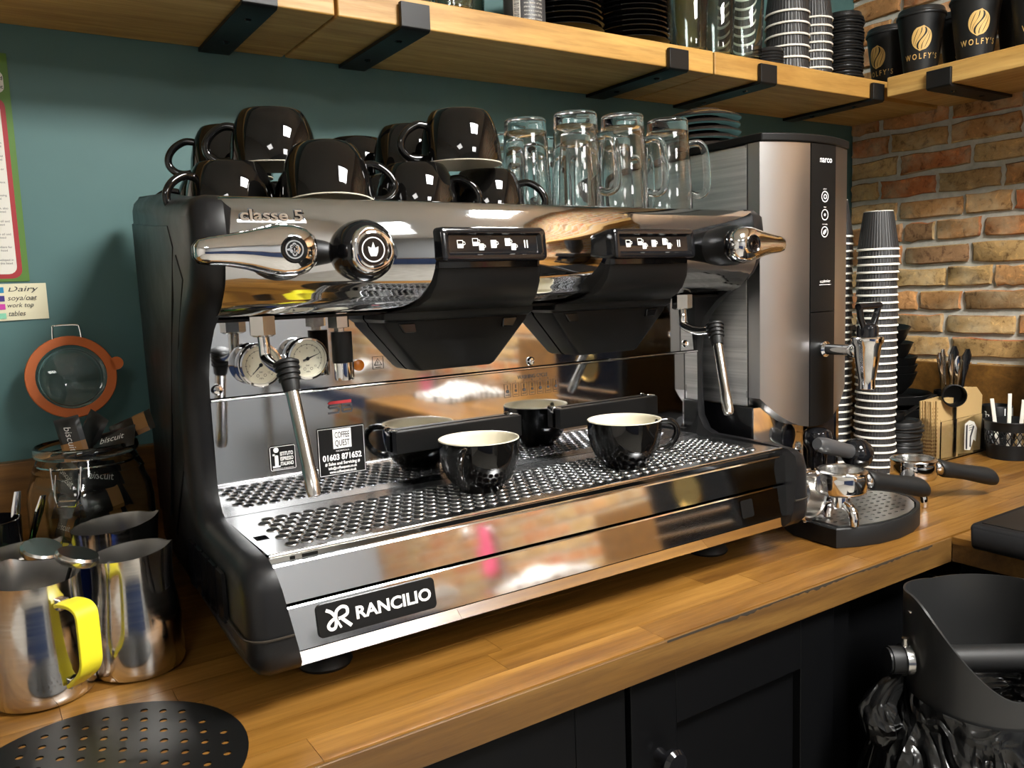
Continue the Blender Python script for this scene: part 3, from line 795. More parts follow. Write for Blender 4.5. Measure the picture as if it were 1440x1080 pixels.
# amber lamp and warning sticker
part('signal_lamp', MB().lathe([(0, 0), (.0068, 0), (.0068, .002), (.0055, .003), (0, .0035)], 20, (.3885, .930, 1.2120), '-y'), M_['lamp_orange'], up_)
F_ = Flat((.4140, .930, 1.2130), (1, 0, 0), (0, 0, 1), .0004); F_.ring
F_.stroke([(-.007, -.0075), (.007, -.0075), (.007, .0075), (-.007, .0075), (-.007, -.0075)], .0006)
F_.stroke([(-.005, -.003), (.005, -.003), (0, .005), (-.005, -.003)], .0008); F_.stroke([(0, -.0012), (0, .0022)], .0008); F_.rect(-.0035, -.006, .0035, -.0052)
F_.done('warning_sticker', M_['ink'], up_)
# hot-water outlet -------------------------------------------------
hw = part('water_outlet', MB().lathe([(0, 1.277), (.0125, 1.277), (.0125, 1.2605), (.006, 1.2595), (.006, 1.2545), (0, 1.2545)], 6, (.352, .893, 0)), M_['steel'], mach, ang=30)
part('nozzle_sleeve', MB().lathe([(.002, 1.2555), (.0118, 1.2555), (.0118, 1.221), (.0112, 1.220), (.002, 1.220)], 24, (.354, .892, 0)), M_['black_satin'], hw)
part('nozzle', MB().lathe([(.002, 1.2205), (.0114, 1.2205), (.0112, 1.2035), (.0105, 1.2005), (.0085, 1.2005), (.0085, 1.206), (0, 1.206)], 24, (.355, .892, 0)), M_['chrome'], hw)
# steam wands ------------------------------------------------------
def wand(x, tip, ball, nut, lab=None):
    nx_, ny_ = nut
    n_ = part('steam_valve', MB().lathe([(0, 1.278), (.0145, 1.278), (.0145, 1.2585), (.0105, 1.2565), (0, 1.2565)], 6, (nx_, ny_, 0), a0=.3), M_['steel'], mach, ang=30)
    b = Vector(ball); e = Vector(tip); d = (e - b).normalized()
    pts = [(nx_, ny_, 1.258), (nx_ + (b.x - nx_) * .12, ny_ - .002, 1.246), (nx_ + (b.x - nx_) * .25, ny_ - .006, 1.233), (nx_ + (b.x - nx_) * .5, ny_ + (b.y - ny_) * .5, 1.2265), tuple(b - d * .004)]
    part('elbow', MB().tube(smooth_path(pts, 6), .0062, 14), M_['chrome'], n_)
    z = d; xa = z.orthogonal().normalized(); ya = z.cross(xa)
    mt = Matrix(((xa.x, ya.x, z.x, b.x), (xa.y, ya.y, z.y, b.y), (xa.z, ya.z, z.z, b.z), (0, 0, 0, 1)))
    ln = (e - b).length
    gp = [(0, -.014), (.009, -.0135)]
    for k in range(4): gp += [(.0128 - .0006 * k, -.011 + .0055 * k), (.0128 - .0006 * k, -.0088 + .0055 * k), (.0108 - .0006 * k, -.0078 + .0055 * k), (.0108 - .0006 * k, -.0062 + .0055 * k)]
    gp += [(.0085, .016), (.0080, .0195), (0, .0195)]
    part('grip', MB().lathe(gp, 22).xf(mt), M_['rubber'], n_)
    part('wand_pipe', MB().lathe([(0, .015), (.0066, .015), (.0066, ln - .03), (.0072, ln - .029), (.0074, ln - .006), (.0062, ln - .001), (.004, ln), (0, ln)], 20).xf(mt), M_['steel'], n_)
wand(0, (.262, .752, 1.106), (.2600, .800, 1.2225), (.2590, .872))
wand(0, (.836, .752, 1.119), (.8635, .800, 1.2265), (.8720, .872))
# stickers on the lower backsplash -----------------------------------
def sticker(name, cx, cz, w, h, m, r=.004, parent=None):
    f = Flat((cx, .9255, cz), (1, 0, 0), (0, 0, 1), .0004); f.poly(rrect(w, h, r)); return f.done(name, m, lo_)
s1 = sticker('round_cornered_sticker', .2875, 1.114, .0315, .030, M_['black_satin'])
f = Flat((.2875, .9255, 1.114), (1, 0, 0), (0, 0, 1), .0008)
f.stroke([(-.0145 + a, b) for a, b in [(0.001, -.0136), (.028, -.0136), (.029, -.0125), (.029, .0125), (.028, .0136), (.001, .0136), (0, .0125), (0, -.0125), (.001, -.0136)]], .0005)
for k, t in enumerate(('ISTITUTO', 'ESPRESSO', 'ITALIANO')): f.text(t, -.003, .0028 - .0058 * k, .0042, .0150, 'l', .02)
f.rect(-.0095, -.0085, -.0055, .0055); f.rect(-.0118, .0035, -.0055, .0055); f.rect(-.0122, -.0103, -.0035, -.0085); f.disc(-.0075, .0098, .0030); f.text('ESPRESSO ITALIANO', 0, -.0128, .0014, .024)
f.done('lettering', M_['white'], s1)
s2 = sticker('service_sticker', .359, 1.1125, .060, .0585, M_['black_satin'], .002)
f = Flat((.359, .9255, 1.1125), (1, 0, 0), (0, 0, 1), .0008)
f.stroke([(-.0285, -.028), (.0285, -.028), (.0285, .0275), (-.0285, .0275), (-.0285, -.028)], .0005)
f.rect(-.0105, .003, .0125, .0262); f.text('·NORFOLK·', .001, -.0008, .0018, .018); f.text('01603 871652', 0, -.0105, .0068, .049, bold=.035)
f.text('# Sales and Servicing #', 0, -.0165, .0036, .044, bold=.03); f.text('info@coffeequest.co.uk', 0, -.0215, .0032, .036, bold=.03); f.text('www.coffeequest.co.uk', 0, -.0262, .0032, .034, bold=.03)
f.done('lettering', M_['white'], s2)
f = Flat((.359, .9255, 1.1125), (1, 0, 0), (0, 0, 1), .0012); f.text('COFFEE', .001, .0158, .0072, .0185, bold=.01); f.text('QUEST', .001, .0060, .0072, .0185, bold=.01); f.done('logo_text', M_['ink'], s2)
f = Flat((.360, .9255, 1.165), (1, 0, 0), (0, 0, 1), .0006)
f.stroke([(.000, .003), (-.013, .003), (-.014, .0005), (-.013, -.0005), (-.003, -.0005), (-.001, -.0025), (-.002, -.0065), (-.015, -.0065)], .0024)
f.stroke([(.003, -.0065), (.003, .003), (.013, .003), (.0145, .0015), (.0135, -.0015), (.004, -.0015)], .0024); f.stroke([(.013, -.0015), (.0155, -.003), (.0145, -.0065), (.003, -.0065)], .0024)
f.done('red_black_mark', M_['ink'], lo_)
f = Flat((.360, .9255, 1.165), (1, 0, 0), (0, 0, 1), .0007); f.poly([(-.0150, .0055), (-.0140, .0040), (.0145, .0040), (.0145, .0075), (-.0125, .0075)]); f.done('red_bar', M_['red'], lo_)
f = Flat((.640, .9255, 1.166), (1, 0, 0), (0, 0, 1), .0006)
f.text('WASHING CYCLE', 0, .008, .0052, .050)
for k in range(7):
    x = -.042 + .0135 * k; f.stroke([(x - .005, -.015), (x + .005, -.015), (x + .005, .003), (x - .005, .003), (x - .005, -.015)], .0005)
    f.text(str(k + 1), x, .0042, .0026); f.disc(x, -.007, .0018 if k % 2 else .0025, 8); f.stroke([(x, -.004), (x, .0015)], .0009); f.rect(x - .003, -.0125, x + .003, -.0115)
f.done('washing_cycle_sticker', M_['ink'], lo_)
# little print at the tray's front edge
f = Flat((.262, .7600, 1.0492), (1, 0, 0), (0, 0, 1), .0004); f.rect(-.026, -.0016, -.021, .0016); f.rect(-.014, -.0016, .002, .0016); f.done('tray_label', M_['black_satin'], mach)
# ---------------------------------------------------------------- black cups
CH = .0625; CR = .0495
def lathe_mesh(name, prof, n, m, **k): return make_mesh(name, MB().lathe(prof, n, **k), m, ang=50)
cup_out = [(0, .002), (.022, .002), (.0235, 0), (.0265, 0), (.0275, .003), (.0285, .0055), (.035, .0095), (.0405, .0165), (.0450, .0265), (.0478, .0385), (.0490, .0500), (.0492, CH - .0012)]
cup_in = [(.0492, CH - .0012), (.0489, CH - .0002), (.0478, CH), (.0470, CH - .0008), (.0465, CH - .006), (.0450, .042), (.0425, .030), (.0375, .0185), (.030, .0110), (.018, .0075), (0, .0070)]
big_out = [(0, .003), (.0285, .003), (.0300, 0), (.0335, 0), (.0352, .0012), (.0385, .0060), (.0425, .0145), (.0460, .0255), (.0485, .0385), (.0498, .0510), (.0502, CH - .0012)]
big_in = [(.0502, CH - .0012), (.0499, CH - .0002), (.0488, CH), (.0480, CH - .0008), (.0474, CH - .006), (.0462, .042), (.0437, .029), (.0395, .0175), (.033, .0100), (.020, .0070), (0, .0066)]
def cup(label, loc, rz, inverted=False, group=None, tilt=(0, 0), big=False):
    t = thing('coffee_cup', label, 'cup', loc, ((PI if inverted else 0) + tilt[0], tilt[1], rz), group)
    part('bowl', MB().lathe(big_out if big else cup_out, 48), M_['ceramic'], t, ang=60)
    part('cream_inside', MB().lathe(big_in if big else cup_in, 48), M_['cream'], t, ang=60)
    hp = smooth_path([(.0455, 0, .0535), (.054, 0, .0560), (.066, 0, .0545), (.0745, 0, .0460), (.0745, 0, .0350), (.067, 0, .0240), (.054, 0, .0165), (.0415, 0, .0175)], 5)
    part('handle', MB().tube(hp, .0040, 10, flat=1.15), M_['ceramic'], t, ang=70)
    return t
TRAY = 1.0573
c0 = cup('black coffee cup with cream inside standing upright on the left of the drip tray', (.502, .845, TRAY), R(222))
dup(c0, (.714, .823, TRAY), (0, 0, R(-20)), 'black coffee cup with cream inside standing upright on the right of the drip tray')
CTZ = 1.3850
g = 'upturned black cups on the machine top'
def inv(x, y, lay, rz, label, tilt=(0, 0), dz=0): return dup(c1, (x, y, CTZ + CH * (lay + 1) + .0006 * lay + dz), (PI + tilt[0], tilt[1], R(rz)), label, g)
c1 = cup('upturned black cup in the bottom layer, middle of the front edge, handle to the right', (.465, .905, CTZ + CH), R(-25), True, g, big=True)
_ = ('upturned black cup in the bottom layer, middle of the front edge, handle to the right')
inv(.577, .925, 0, -38, 'upturned black cup in the bottom layer beside the glass mugs, handle to the right')
inv(.522, .893, 1, 172, 'upturned black cup on top of the two middle front cups, handle to the left')
inv(.262, .965, 0, 195, 'upturned black cup in the bottom layer at the left end, handle to the front left')
inv(.318, .975, 1, 158, 'upturned black cup topping the left pile, handle to the left')
inv(.343, .882, 0, -12, 'upturned black cup leaning over the front edge above the raised script', (R(-9), 0), .0085)
inv(.372, 1.005, 0, 40, 'upturned black cup in the bottom layer behind the leaning cup')
inv(.275, 1.085, 0, 165, 'upturned black cup in the bottom layer behind the left end cup')
inv(.300, 1.090, 1, 160, 'upturned black cup in the upper layer of the left pile, behind its topmost cup')
inv(.480, 1.020, 0, 60, 'upturned black cup in the bottom layer behind the middle front cup')
inv(.474, 1.127, 0, 80, 'upturned black cup at the rear of the bottom layer in the middle')
inv(.508, 1.000, 1, 75, 'upturned black cup in the upper layer just behind the topmost middle cup')
inv(.478, 1.105, 1, 60, 'upturned black cup in the upper layer at the rear of the middle pile')
inv(.600, 1.035, 0, 20, 'upturned black cup in the bottom layer behind the glass side cup')
inv(.371, 1.119, 0, 100, 'upturned black cup in the bottom layer between the two piles')

# ---------------------------------------------------------------- glass mugs, upside down
GH = .152
gl_prof = [(0, 0), (.0285, 0), (.0300, .0015), (.0305, .004), (.0308, .016), (.0312, .018), (.0345, .080), (.0372, GH - .002), (.0368, GH), (.0356, GH), (.0350, GH - .003), (.0328, .090), (.0292, .026), (.0270, .0185), (.018, .0165), (0, .0165)]
def mug(label, loc, rz):
    t = thing('glass_mug', label, 'glass', loc, (PI, 0, R(rz)), 'upturned glass mugs on the machine top')
    part('glass_body', MB().lathe(gl_prof, 40), M_['glass'], t, ang=60)
    hp = smooth_path([(.0335, 0, .108), (.044, 0, .112), (.056, 0, .108), (.0605, 0, .095), (.0595, 0, .065), (.056, 0, .042), (.047, 0, .034), (.0318, 0, .036)], 5)
    part('handle', MB().tube(hp, .0062, 10, flat=.9), M_['glass'], t, ang=70)
    return t
MZ = CTZ + GH
m0 = mug('upturned glass mug nearest the water boiler, handle to the right', (.902, .928, MZ), -28)
for x, y, rz, dz, lab in ((.815, .930, -38, 0, 'upturned glass mug second from the water boiler, the tallest looking of the row'),
                          (.741, .945, -58, -.008, 'upturned glass mug third from the water boiler, in the front row'),
                          (.806, 1.030, 60, 0, 'upturned glass mug behind the third front mug'),
                          (.700, 1.010, 40, -.004, 'upturned glass mug right behind the handle of the nearest black cup'),
                          (.815, 1.130, 20, 0, 'upturned glass mug in the third row from the front edge'),
                          (.735, 1.120, 60, -.003, 'upturned glass mug at the left of the third row'),
                          (.800, 1.215, 90, 0, 'upturned glass mug at the very back of the machine top'),
                          (.885, 1.035, -25, 0, 'upturned glass mug behind the one nearest the boiler')):
    dup(m0, (x, y, MZ + dz * 0), (PI, 0, R(rz)), lab)

# ---------------------------------------------------------------- poster and note on the back wall
po = thing('allergen_poster', 'white printed poster with green and red border at the left edge of the wall', 'poster', (-.10, 1.3195, 1.33), world=True)
part('sheet', MB().box(-.32, .0775, 1.3185, 1.3197, 1.331, 1.632), M_['lime'], po)
f = Flat((0, 1.3185, 0), (1, 0, 0), (0, 0, 1), .0003); f.poly([(-.1150 + a, 1.4545 + b) for a, b in rrect(.370, .239, .012)]); f.done('red_frame', M_['red'], po)
f = Flat((0, 1.3185, 0), (1, 0, 0), (0, 0, 1), .0006); f.poly([(-.1150 + a, 1.4545 + b) for a, b in rrect(.358, .227, .010)]); f.poly([(-.107 + a, 1.5945 + b) for a, b in rrect(.356, .029, .008)]); f.done('white_field', M_['paper_white'], po)
f = Flat((0, 1.3185, 0), (1, 0, 0), (0, 0, 1), .0009); rp = random.Random(2)
ws = ['This includes cakes and biscuits fried', 'milk and butter in it', 'eggs and cream', 'flour, bread and rolls and', 'sauces, roasted or', 'oil, made to ingredient', 'pastes and dressing', 'nuts which include, also', 'oils that are often sold oil and', 'cereals, vegetable oil and', 'a made ingredient for', 'that it is often developed in']
for k, t in enumerate(ws):
    z = 1.548 - k * .0172
    f.text(t, .061, z, .0028, None, 'r'); f.text('foods with this listed', .061 - .01 * rp.random(), z - .0045, .0026, None, 'r')
f.text('food', .070, 1.597, .0050, None, 'r', .02); f.text('allergic', .070, 1.586, .0050, None, 'r', .02)
f.done('print', M_['ink'], po)
no = thing('cleaning_note', 'cream handwritten paper note stuck under the poster', 'note', (.04, 1.3195, 1.276), world=True)
nb = MB(); nn = 12
for k in range(nn + 1):
    x = -.06 + (.096 + .06) * k / nn; y = 1.3180 - .0012 * math.sin(k * .9) - (.003 if k == nn else 0)
    nb.v += [(x, y, 1.277 + .002 * k / nn), (x, y - .001, 1.328)]
nb.f += [(2 * k, 2 * k + 2, 2 * k + 3, 2 * k + 1) for k in range(nn)]
part('paper', nb, M_['note'], no)
f = Flat((0, 1.3160, 0), (1, 0, 0), (0, 0, 1), .0)
for t, x, z, h, wd in (('Dairy', .0685, 1.3175, .0070, .036), ('soya/oat', .0665, 1.3055, .0068, .035), ('work top', .0635, 1.2960, .0062, .031), ('tables', .0585, 1.2845, .0068, .020)):
    f.text(t, x, z, h, wd, 'c', .0, .25)
f.done('handwriting', M_['ink'], no)
for z, c in ((1.319, 'swatch_blue'), (1.3075, 'swatch_purple'), (1.2965, 'swatch_pink'), (1.284, 'swatch_green')):
    f = Flat((0, 1.3160, 0), (1, 0, 0), (0, 0, 1), .0); f.rect(.034, z - .003, .0455, z + .0045); f.done('colour_swatch', M_[c], no)

# ---------------------------------------------------------------- biscuit jar with hinged lid
JX, JY = .114, 1.190
jar = thing('biscuit_jar', 'large clip-top glass jar full of wrapped biscuits, orange-sealed lid open', 'jar', (JX, JY, CT), world=True)
def sqr(a, z):
    if z > 1.085: k = 0
    else: k = 1
    p = 4.2; c, s = abs(math.cos(a)), abs(math.sin(a))
    return (1 - k) + k * (1 / (c ** p + s ** p)) ** (1 / p)
jp = [(0, CT + .001), (.058, CT + .001), (.0635, CT + .006), (.065, CT + .02), (.065, 1.045), (.063, 1.062), (.058, 1.075), (.0565, 1.084), (.0575, 1.0845), (.0575, 1.104), (.061, 1.106), (.0625, 1.111), (.0610, 1.117), (.0590, 1.119), (.0565, 1.117), (.0535, 1.104), (.0535, 1.0845), (.0530, 1.080), (.0560, 1.070), (.0595, 1.060), (.0615, 1.045), (.0615, CT + .02), (.058, CT + .011), (0, CT + .009)]
part('glass_body', MB().lathe(jp, 48, (JX, JY, 0), a0=R(20), rfun=lambda a, z: sqr(a - R(20), z)), M_['jar_glass'], jar, ang=50)
LX, LY, LZ = .112, 1.272, 1.198
lt = Matrix.Translation((LX, LY, LZ)) @ RX(R(-9))
lid = part('lid', MB().lathe([(0, .003), (.038, .003), (.043, .005), (.0445, .009), (.048, .009), (.0495, .006), (.0495, -.002), (.048, -.006), (.0455, -.007), (.0435, -.010), (.041, -.010), (.039, -.005), (.030, -.003), (0, -.002)], 44, (0, 0, 0), '-y').xf(lt), M_['jar_glass'], jar, ang=50)
part('rubber_seal', MB().lathe([(.0435, .008), (.0550, .008), (.0560, .0095), (.0550, .0115), (.0435, .0115), (.0435, .008)], 48, (0, 0, 0), '-y', rfun=lambda a, z: 1).join(MB().lathe([(0, .008), (.009, .008), (.009, .0115), (0, .0115)], 18, (.0565, 0, .014), '-y')).xf(lt), M_['orange'], lid, ang=40)
part('wire_bail', MB().tube(smooth_path([(-.018, -.009, .050), (-.017, -.010, .066), (-.014, -.010, .0705), (.012, -.010, .0705), (.0155, -.010, .066), (.017, -.009, .050)], 5), .0013, 8).xf(lt), M_['chrome'], lid)
wr = MB().lathe([(.0580, 1.093), (.0592, 1.0945), (.0580, 1.096)], 40, (JX, JY, 0))
wb = part('wire_band', wr, M_['chrome'], jar)
rot = Matrix.Translation((JX, JY, 0)) @ RZ(R(-118))
loop = [(.0605, -.018, 1.098), (.064, -.018, 1.099), (.066, -.0165, 1.075), (.067, -.013, 1.058), (.0675, .013, 1.058), (.066, .0165, 1.075), (.064, .018, 1.099), (.0605, .018, 1.098)]
part('clip_wire', MB().tube(loop, .0014, 8).xf(rot), M_['chrome'], wb)
loop = [(.062, -.014, 1.090), (.069, -.014, 1.066), (.0715, -.010, 1.052), (.0715, .010, 1.052), (.069, .014, 1.066), (.062, .014, 1.090)]
part('clip_lever', MB().tube(loop, .0014, 8).xf(rot), M_['chrome'], wb)
# wrapped biscuits, one object each
def packet_mb(w=.056, h=.032, d=.009):
    rings = []
    for t, k in ((-.5, .05), (-.44, .08), (-.36, .75), (-.15, 1), (.15, 1), (.36, .75), (.44, .08), (.5, .05)):
        rings.append([(t * w, a * h * (1.0), b * d * k) for a, b in ((-.5, 0), (-.35, -.42), (0, -.5), (.35, -.42), (.5, 0), (.35, .42), (0, .5), (-.35, .42))])
    return MB().loft(rings)
PK = make_mesh('packet', packet_mb(), M_['packet'], ang=30); PB = make_mesh('packet', packet_mb(), M_['biscuit'], ang=30)
pt, pfc = text2d('biscuit', 0, .2)
bx0, bx1 = min(p[0] for p in pt), max(p[0] for p in pt)
PT = make_mesh('lettering', MB().add([((a - (bx0 + bx1) / 2) * .0125, b * .0125 - .004, .0047) for a, b in pt], pfc), M_['white'], ang=0)
BROWN = make_mesh('brown_end', MB().loft([[(t, a * .0322, b * .0094 * k) for a, b in ((-.5, 0), (-.35, -.42), (0, -.5), (.35, -.42), (.5, 0), (.35, .42), (0, .5), (-.35, .42))] for t, k in ((.0045, 1), (.0085, 1), (.0205, .75))], False, False), M_['biscuit'], ang=30)
def packet(name_loc, rot, label, txt=False, brown=False):
    o = inst('biscuit_packet', PK, None, name_loc, rot)
    tag(o, label, 'biscuit packet', 'wrapped biscuits in the jar')
    if txt: inst('lettering', PT, o)
    if brown: inst('brown_end', BROWN, o)
    return o
packet((.097, 1.172, 1.128), (R(80), R(78), R(-40)), 'black biscuit packet standing upright at the left of the jar mouth', True, True)
packet((.120, 1.187, 1.130), (R(70), R(-60), R(-30)), 'black biscuit packet pointing up in the middle of the jar mouth')
packet((.144, 1.164, 1.121), (R(48), R(-14), R(-33)), 'black biscuit packet lying slanted with white lettering over the jar rim', True)
packet((.170, 1.187, 1.132), (R(50), R(-22), R(-18)), 'black and brown biscuit packet sticking out at the right of the jar mouth', False, True)
packet((.128, 1.212, 1.118), (R(20), R(10), R(30)), 'black biscuit packet at the back of the jar mouth')
rk = random.Random(4)
for lay in range(6):
    for q in range(5):
        a = R(90 * q + 20); r = 0 if q == 4 else (.034 if lay < 5 else .026)
        z = CT + .028 + lay * .0285
        side = ['back right', 'back left', 'front left', 'front right', 'middle'][q]
        o = packet((JX + r * math.cos(a), JY + r * math.sin(a), z + .004 * (q % 2)), (R(72 + rk.uniform(-10, 10)), R(rk.uniform(-16, 16)), a + R(90)), 'biscuit packet inside the glass jar, %s column, %s' % (side, nth_bot(lay)), q in (2, 3) and lay % 2 == 1, rk.random() < .5)

# ---------------------------------------------------------------- milk pitchers
def pitcher(label, loc, rz, h=.125, rb=.050, rt=.0425, hcol='yellow', hang=180, hscale=1.0):
    t = thing('milk_pitcher', label, 'pitcher', loc, (0, 0, R(rz)), 'steel milk pitchers')
    prof = [(0, .0005), (rb - .005, .0005), (rb - .001, .004), (rb, .010), (rb, .020), (rb * .985, h * .4), (rt * 1.03, h * .66), (rt, h * .80), (rt * 1.0, h * .93), (rt * 1.015, h)]
    inn = [(rt * 1.0, h - .0004), (rt * .985, h * .93), (rt * .985, h * .80), (rt * 1.01, h * .66), (rb * .965, h * .4), (rb * .98, .020), (rb * .9, .004), (0, .003)]
    def spout(p):
        x, y, z = p; r = math.hypot(x, y)
        if r < 1e-6 or z < h * .55: return p
        a = math.atan2(y, x); k = math.exp(-(a / .30) ** 2) * max(0, (z - h * .6) / (h * .4)) ** 1.6
        kr = 1 + .09 * k - .05 * math.exp(-((abs(a) - .62) / .25) ** 2) * max(0, (z - h * .6) / (h * .4))
        return (x * kr, y * kr, z + .006 * k - .006 * max(0, (z - h * .8) / (h * .2)) * (1 - math.cos(a)) * .5)
    mo = MB().lathe(prof, 56); mo.v = [spout(p) for p in mo.v]
    part('pitcher_body', mo, M_['jug_steel'], t, ang=60)
    mi = MB().lathe(inn, 56); mi.v = [spout(p) for p in mi.v]
    part('inside', mi, M_['jug_inside'], t, ang=60)
    if hcol:
        ca = RZ(R(hang)); s = hscale
        hp = smooth_path([(rt + .002, 0, h * .79), (rt + .012, 0, h * .815), (rt + .029, 0, h * .815), (rt + .0385, 0, h * .77), (rt + .0400, 0, h * .66), (rt + .0400, 0, h * .46), (rt + .0385, 0, h * .36), (rt + .030, 0, h * .27), (rb + .003, 0, h * .16)], 5)
        rings = []
        n = len(hp)
        for i in range(n):
            a = Vector(hp[max(i - 1, 0)]); b = Vector(hp[min(i + 1, n - 1)]); d = (b - a).normalized(); nn_ = Vector((d.z, 0, -d.x)); p = Vector(hp[i])
            hw = .0115 if 3 < i < n - 4 else .0095
            rings.append([tuple(p + Vector((0, sy * hw, 0)) + nn_ * sn) for sy, sn in ((-1, -.002), (1, -.002), (1, .0022), (-1, .0022))])
        part('handle_sleeve', MB().loft(rings).xf(ca), M_[hcol], t, bevel=.0012, ang=50, label=hcol + ' silicone handle sleeve')
        for z in (h * .79, h * .17):
            part('handle_mount', MB().box(rt - .004, rt + .006 + (.006 if z < h * .5 else 0), -.006, .006, z - .006, z + .006).xf(ca), M_['jug_steel'], t, bevel=.002)
    return t
def thermometer(label, dial, tip):
    d = Vector(dial); e = Vector(tip); ax = (d - e).normalized(); xa = ax.orthogonal().normalized(); ya = ax.cross(xa); ln = (d - e).length
    t = thing('milk_thermometer', label, 'thermometer', tuple(e))
    mt = Matrix(((xa.x, ya.x, ax.x, 0), (xa.y, ya.y, ax.y, 0), (xa.z, ya.z, ax.z, 0), (0, 0, 0, 1)))
    part('dial_case', MB().lathe([(0, ln - .003), (.0195, ln - .003), (.0215, ln), (.0215, ln + .004), (.0195, ln + .0065), (0, ln + .0065)], 30).xf(mt), M_['steel'], t)
    part('stem', MB().lathe([(0, 0), (.0019, .003), (.0022, ln - .003), (0, ln - .003)], 12).xf(mt), M_['steel'], t)
    part('clip', MB().box(-.003, .003, .0025, .005, ln - .045, ln - .003).xf(mt), M_['black_satin'], t, bevel=.0008)
    return t
pitcher('steel milk pitcher with a bright yellow handle at the front left corner', (.031, .950, CT + .0003), 118, .130, .0500, .0430, 'yellow', 180)
pitcher('steel milk pitcher with a blue handle close beside the coffee machine', (.1235, .955, CT + .0003), -25, .134, .0470, .0400, 'blue', 145)
pitcher('steel milk pitcher with a yellow handle in front of the biscuit jar', (.122, 1.058, CT + .0003), -12, .142, .0500, .0455, 'yellow', 172)
pitcher('steel milk pitcher at the left edge holding a tilted thermometer', (.022, 1.055, CT + .0003), 0, .128, .0480, .0420, 'green', 80)
thermometer('milk thermometer with a round dial leaning in the front yellow-handled pitcher', (.0715, .945, 1.036), (.030, .962, .908))
thermometer('milk thermometer with a round dial leaning in the pitcher at the left edge', (.044, 1.020, 1.030), (.014, 1.058, .908))
# pot with spoons at the far left
sp = thing('spoon_pot', 'small dark pot holding spoons at the far left by the wall', 'pot', (-.004, 1.165, CT), world=True)
part('pot_body', MB().lathe([(0, CT + .0005), (.032, CT + .0005), (.036, CT + .10), (.0375, CT + .142), (.0355, CT + .142), (.034, CT + .10), (.030, CT + .006), (0, CT + .006)], 32, (-.004, 1.165, 0)), M_['black_gloss'], sp)
for k, (dx, dy, tx, ty, lab) in enumerate(((-.006, .002, -.02, .01, 'steel spoon standing at the left in the spoon pot'), (.006, -.004, .03, .01, 'steel spoon standing in the middle of the spoon pot'), (.012, .008, .05, -.02, 'steel spoon standing at the right in the spoon pot'))):
    mb = MB(); bx_ = (-.004 + dx, 1.165 + dy)
    P = [Vector((bx_[0], bx_[1], CT + .010)), Vector((bx_[0] + tx * .6, bx_[1] + ty * .6, CT + .10)), Vector((bx_[0] + tx, bx_[1] + ty, CT + .165 + .006 * (k == 1)))]
    rings = []
    for p, wd in ((P[0], .007), (P[0] + (P[1] - P[0]) * .25, .010), (P[0] + (P[1] - P[0]) * .5, .0035), (P[1], .0030), (P[1] + (P[2] - P[1]) * .7, .0050), (P[2], .0035)):
        rings.append([tuple(p + Vector((a * wd, b * .0014, 0))) for a, b in ((1, 0), (.6, .9), (-.6, .9), (-1, 0), (-.6, -.9), (.6, -.9))])
    o = part('spoon', mb.loft(rings), M_['chrome'], None, loc=(bx_[0], bx_[1], CT + .010)); tag(o, lab, 'spoon', 'spoons in the dark pot')

# ---------------------------------------------------------------- perforated mat
MX, MY, MR = .058, .752, .121
ol = [(MX + MR * math.cos(2 * PI * i / 72), MY + MR * math.sin(2 * PI * i / 72)) for i in range(72)]
hl = []; s = .0195
for j in range(-8, 9):
    for i in range(-8, 9):
        x, y = (i + (.5 if j % 2 else 0)) * s, j * s * .87; c_, s_ = math.cos(.35), math.sin(.35)
        x, y = x * c_ - y * s_, x * s_ + y * c_
        if math.hypot(x, y) < MR - .013: hl.append((MX + x, MY + y, .0036, .0036))
o = part('perforated_mat', holes_plate(ol, hl, CT + .0004, CT + .0018), M_['black_satin'], None, loc=(MX, MY, CT), ang=30)
tag(o, 'round black perforated mat lying at the front left of the worktop', 'mat')
# ---------------------------------------------------------------- water boiler
BX0, BX1 = .997, 1.207
boi = thing('water_boiler', 'tall brushed steel hot water boiler with a black control strip, right of the coffee machine', 'boiler', (1.102, 1.06, CT), world=True)
part('cabinet', MB().box(BX0, BX1, .860, 1.285, CT + .200, 1.497), M_['brushed'], boi, bevel=.003)
part('side_seam', MB().box(BX0 - .0006, BX0 + .001, .8570, .8585, CT + .2, 1.497), M_['black_gloss'], boi)
part('side_panel', MB().box(BX0 - .0006, BX0 + .002, .8600, 1.280, 1.125, 1.492), M_['brushed'], boi)
def bow(x): # front plate bows towards the room
    t = (x - BX0) / (BX1 - BX0) * 2 - 1; return .835 - .022 * (1 - t * t)
def arch(x):
    t = (x - BX0) / (BX1 - BX0) * 2 - 1; return 1.063 + .052 * abs(t) ** 2.2
def front(x0, x1, name, m, d=0.0, z1=1.497, z0=None, par=None, n=8):
    fr, bk = [], []
    xs = [x0 + (x1 - x0) * i / n for i in range(n + 1)]
    poly = [(x, bow(x) - d, (z0 if z0 else arch(x))) for x in xs] + [(x, bow(x) - d, z1) for x in reversed(xs)]
    back = [(x, .862, z) for x, y, z in poly]
    mb = MB()
    cols0 = [(x, bow(x) - d) for x in xs]
    vs = []
    for x, y in cols0: vs += [(x, y, z0 if z0 else arch(x)), (x, y, z1), (x, .862, z0 if z0 else arch(x)), (x, .862, z1)]
    fs = []
    for i in range(n):
        a, b = 4 * i, 4 * i + 4
        fs += [(a, b, b + 1, a + 1), (a + 2, a + 3, b + 3, b + 2), (a + 1, b + 1, b + 3, a + 3), (a, a + 2, b + 2, b)]
    fs += [(0, 1, 3, 2), (4 * n, 4 * n + 2, 4 * n + 3, 4 * n + 1)]
    return part(name, mb.add(vs, fs), m, par or boi)
front(BX0, 1.0855, 'front_plate', M_['brushed_v'])
front(1.1535, BX1, 'front_plate', M_['brushed_v'])
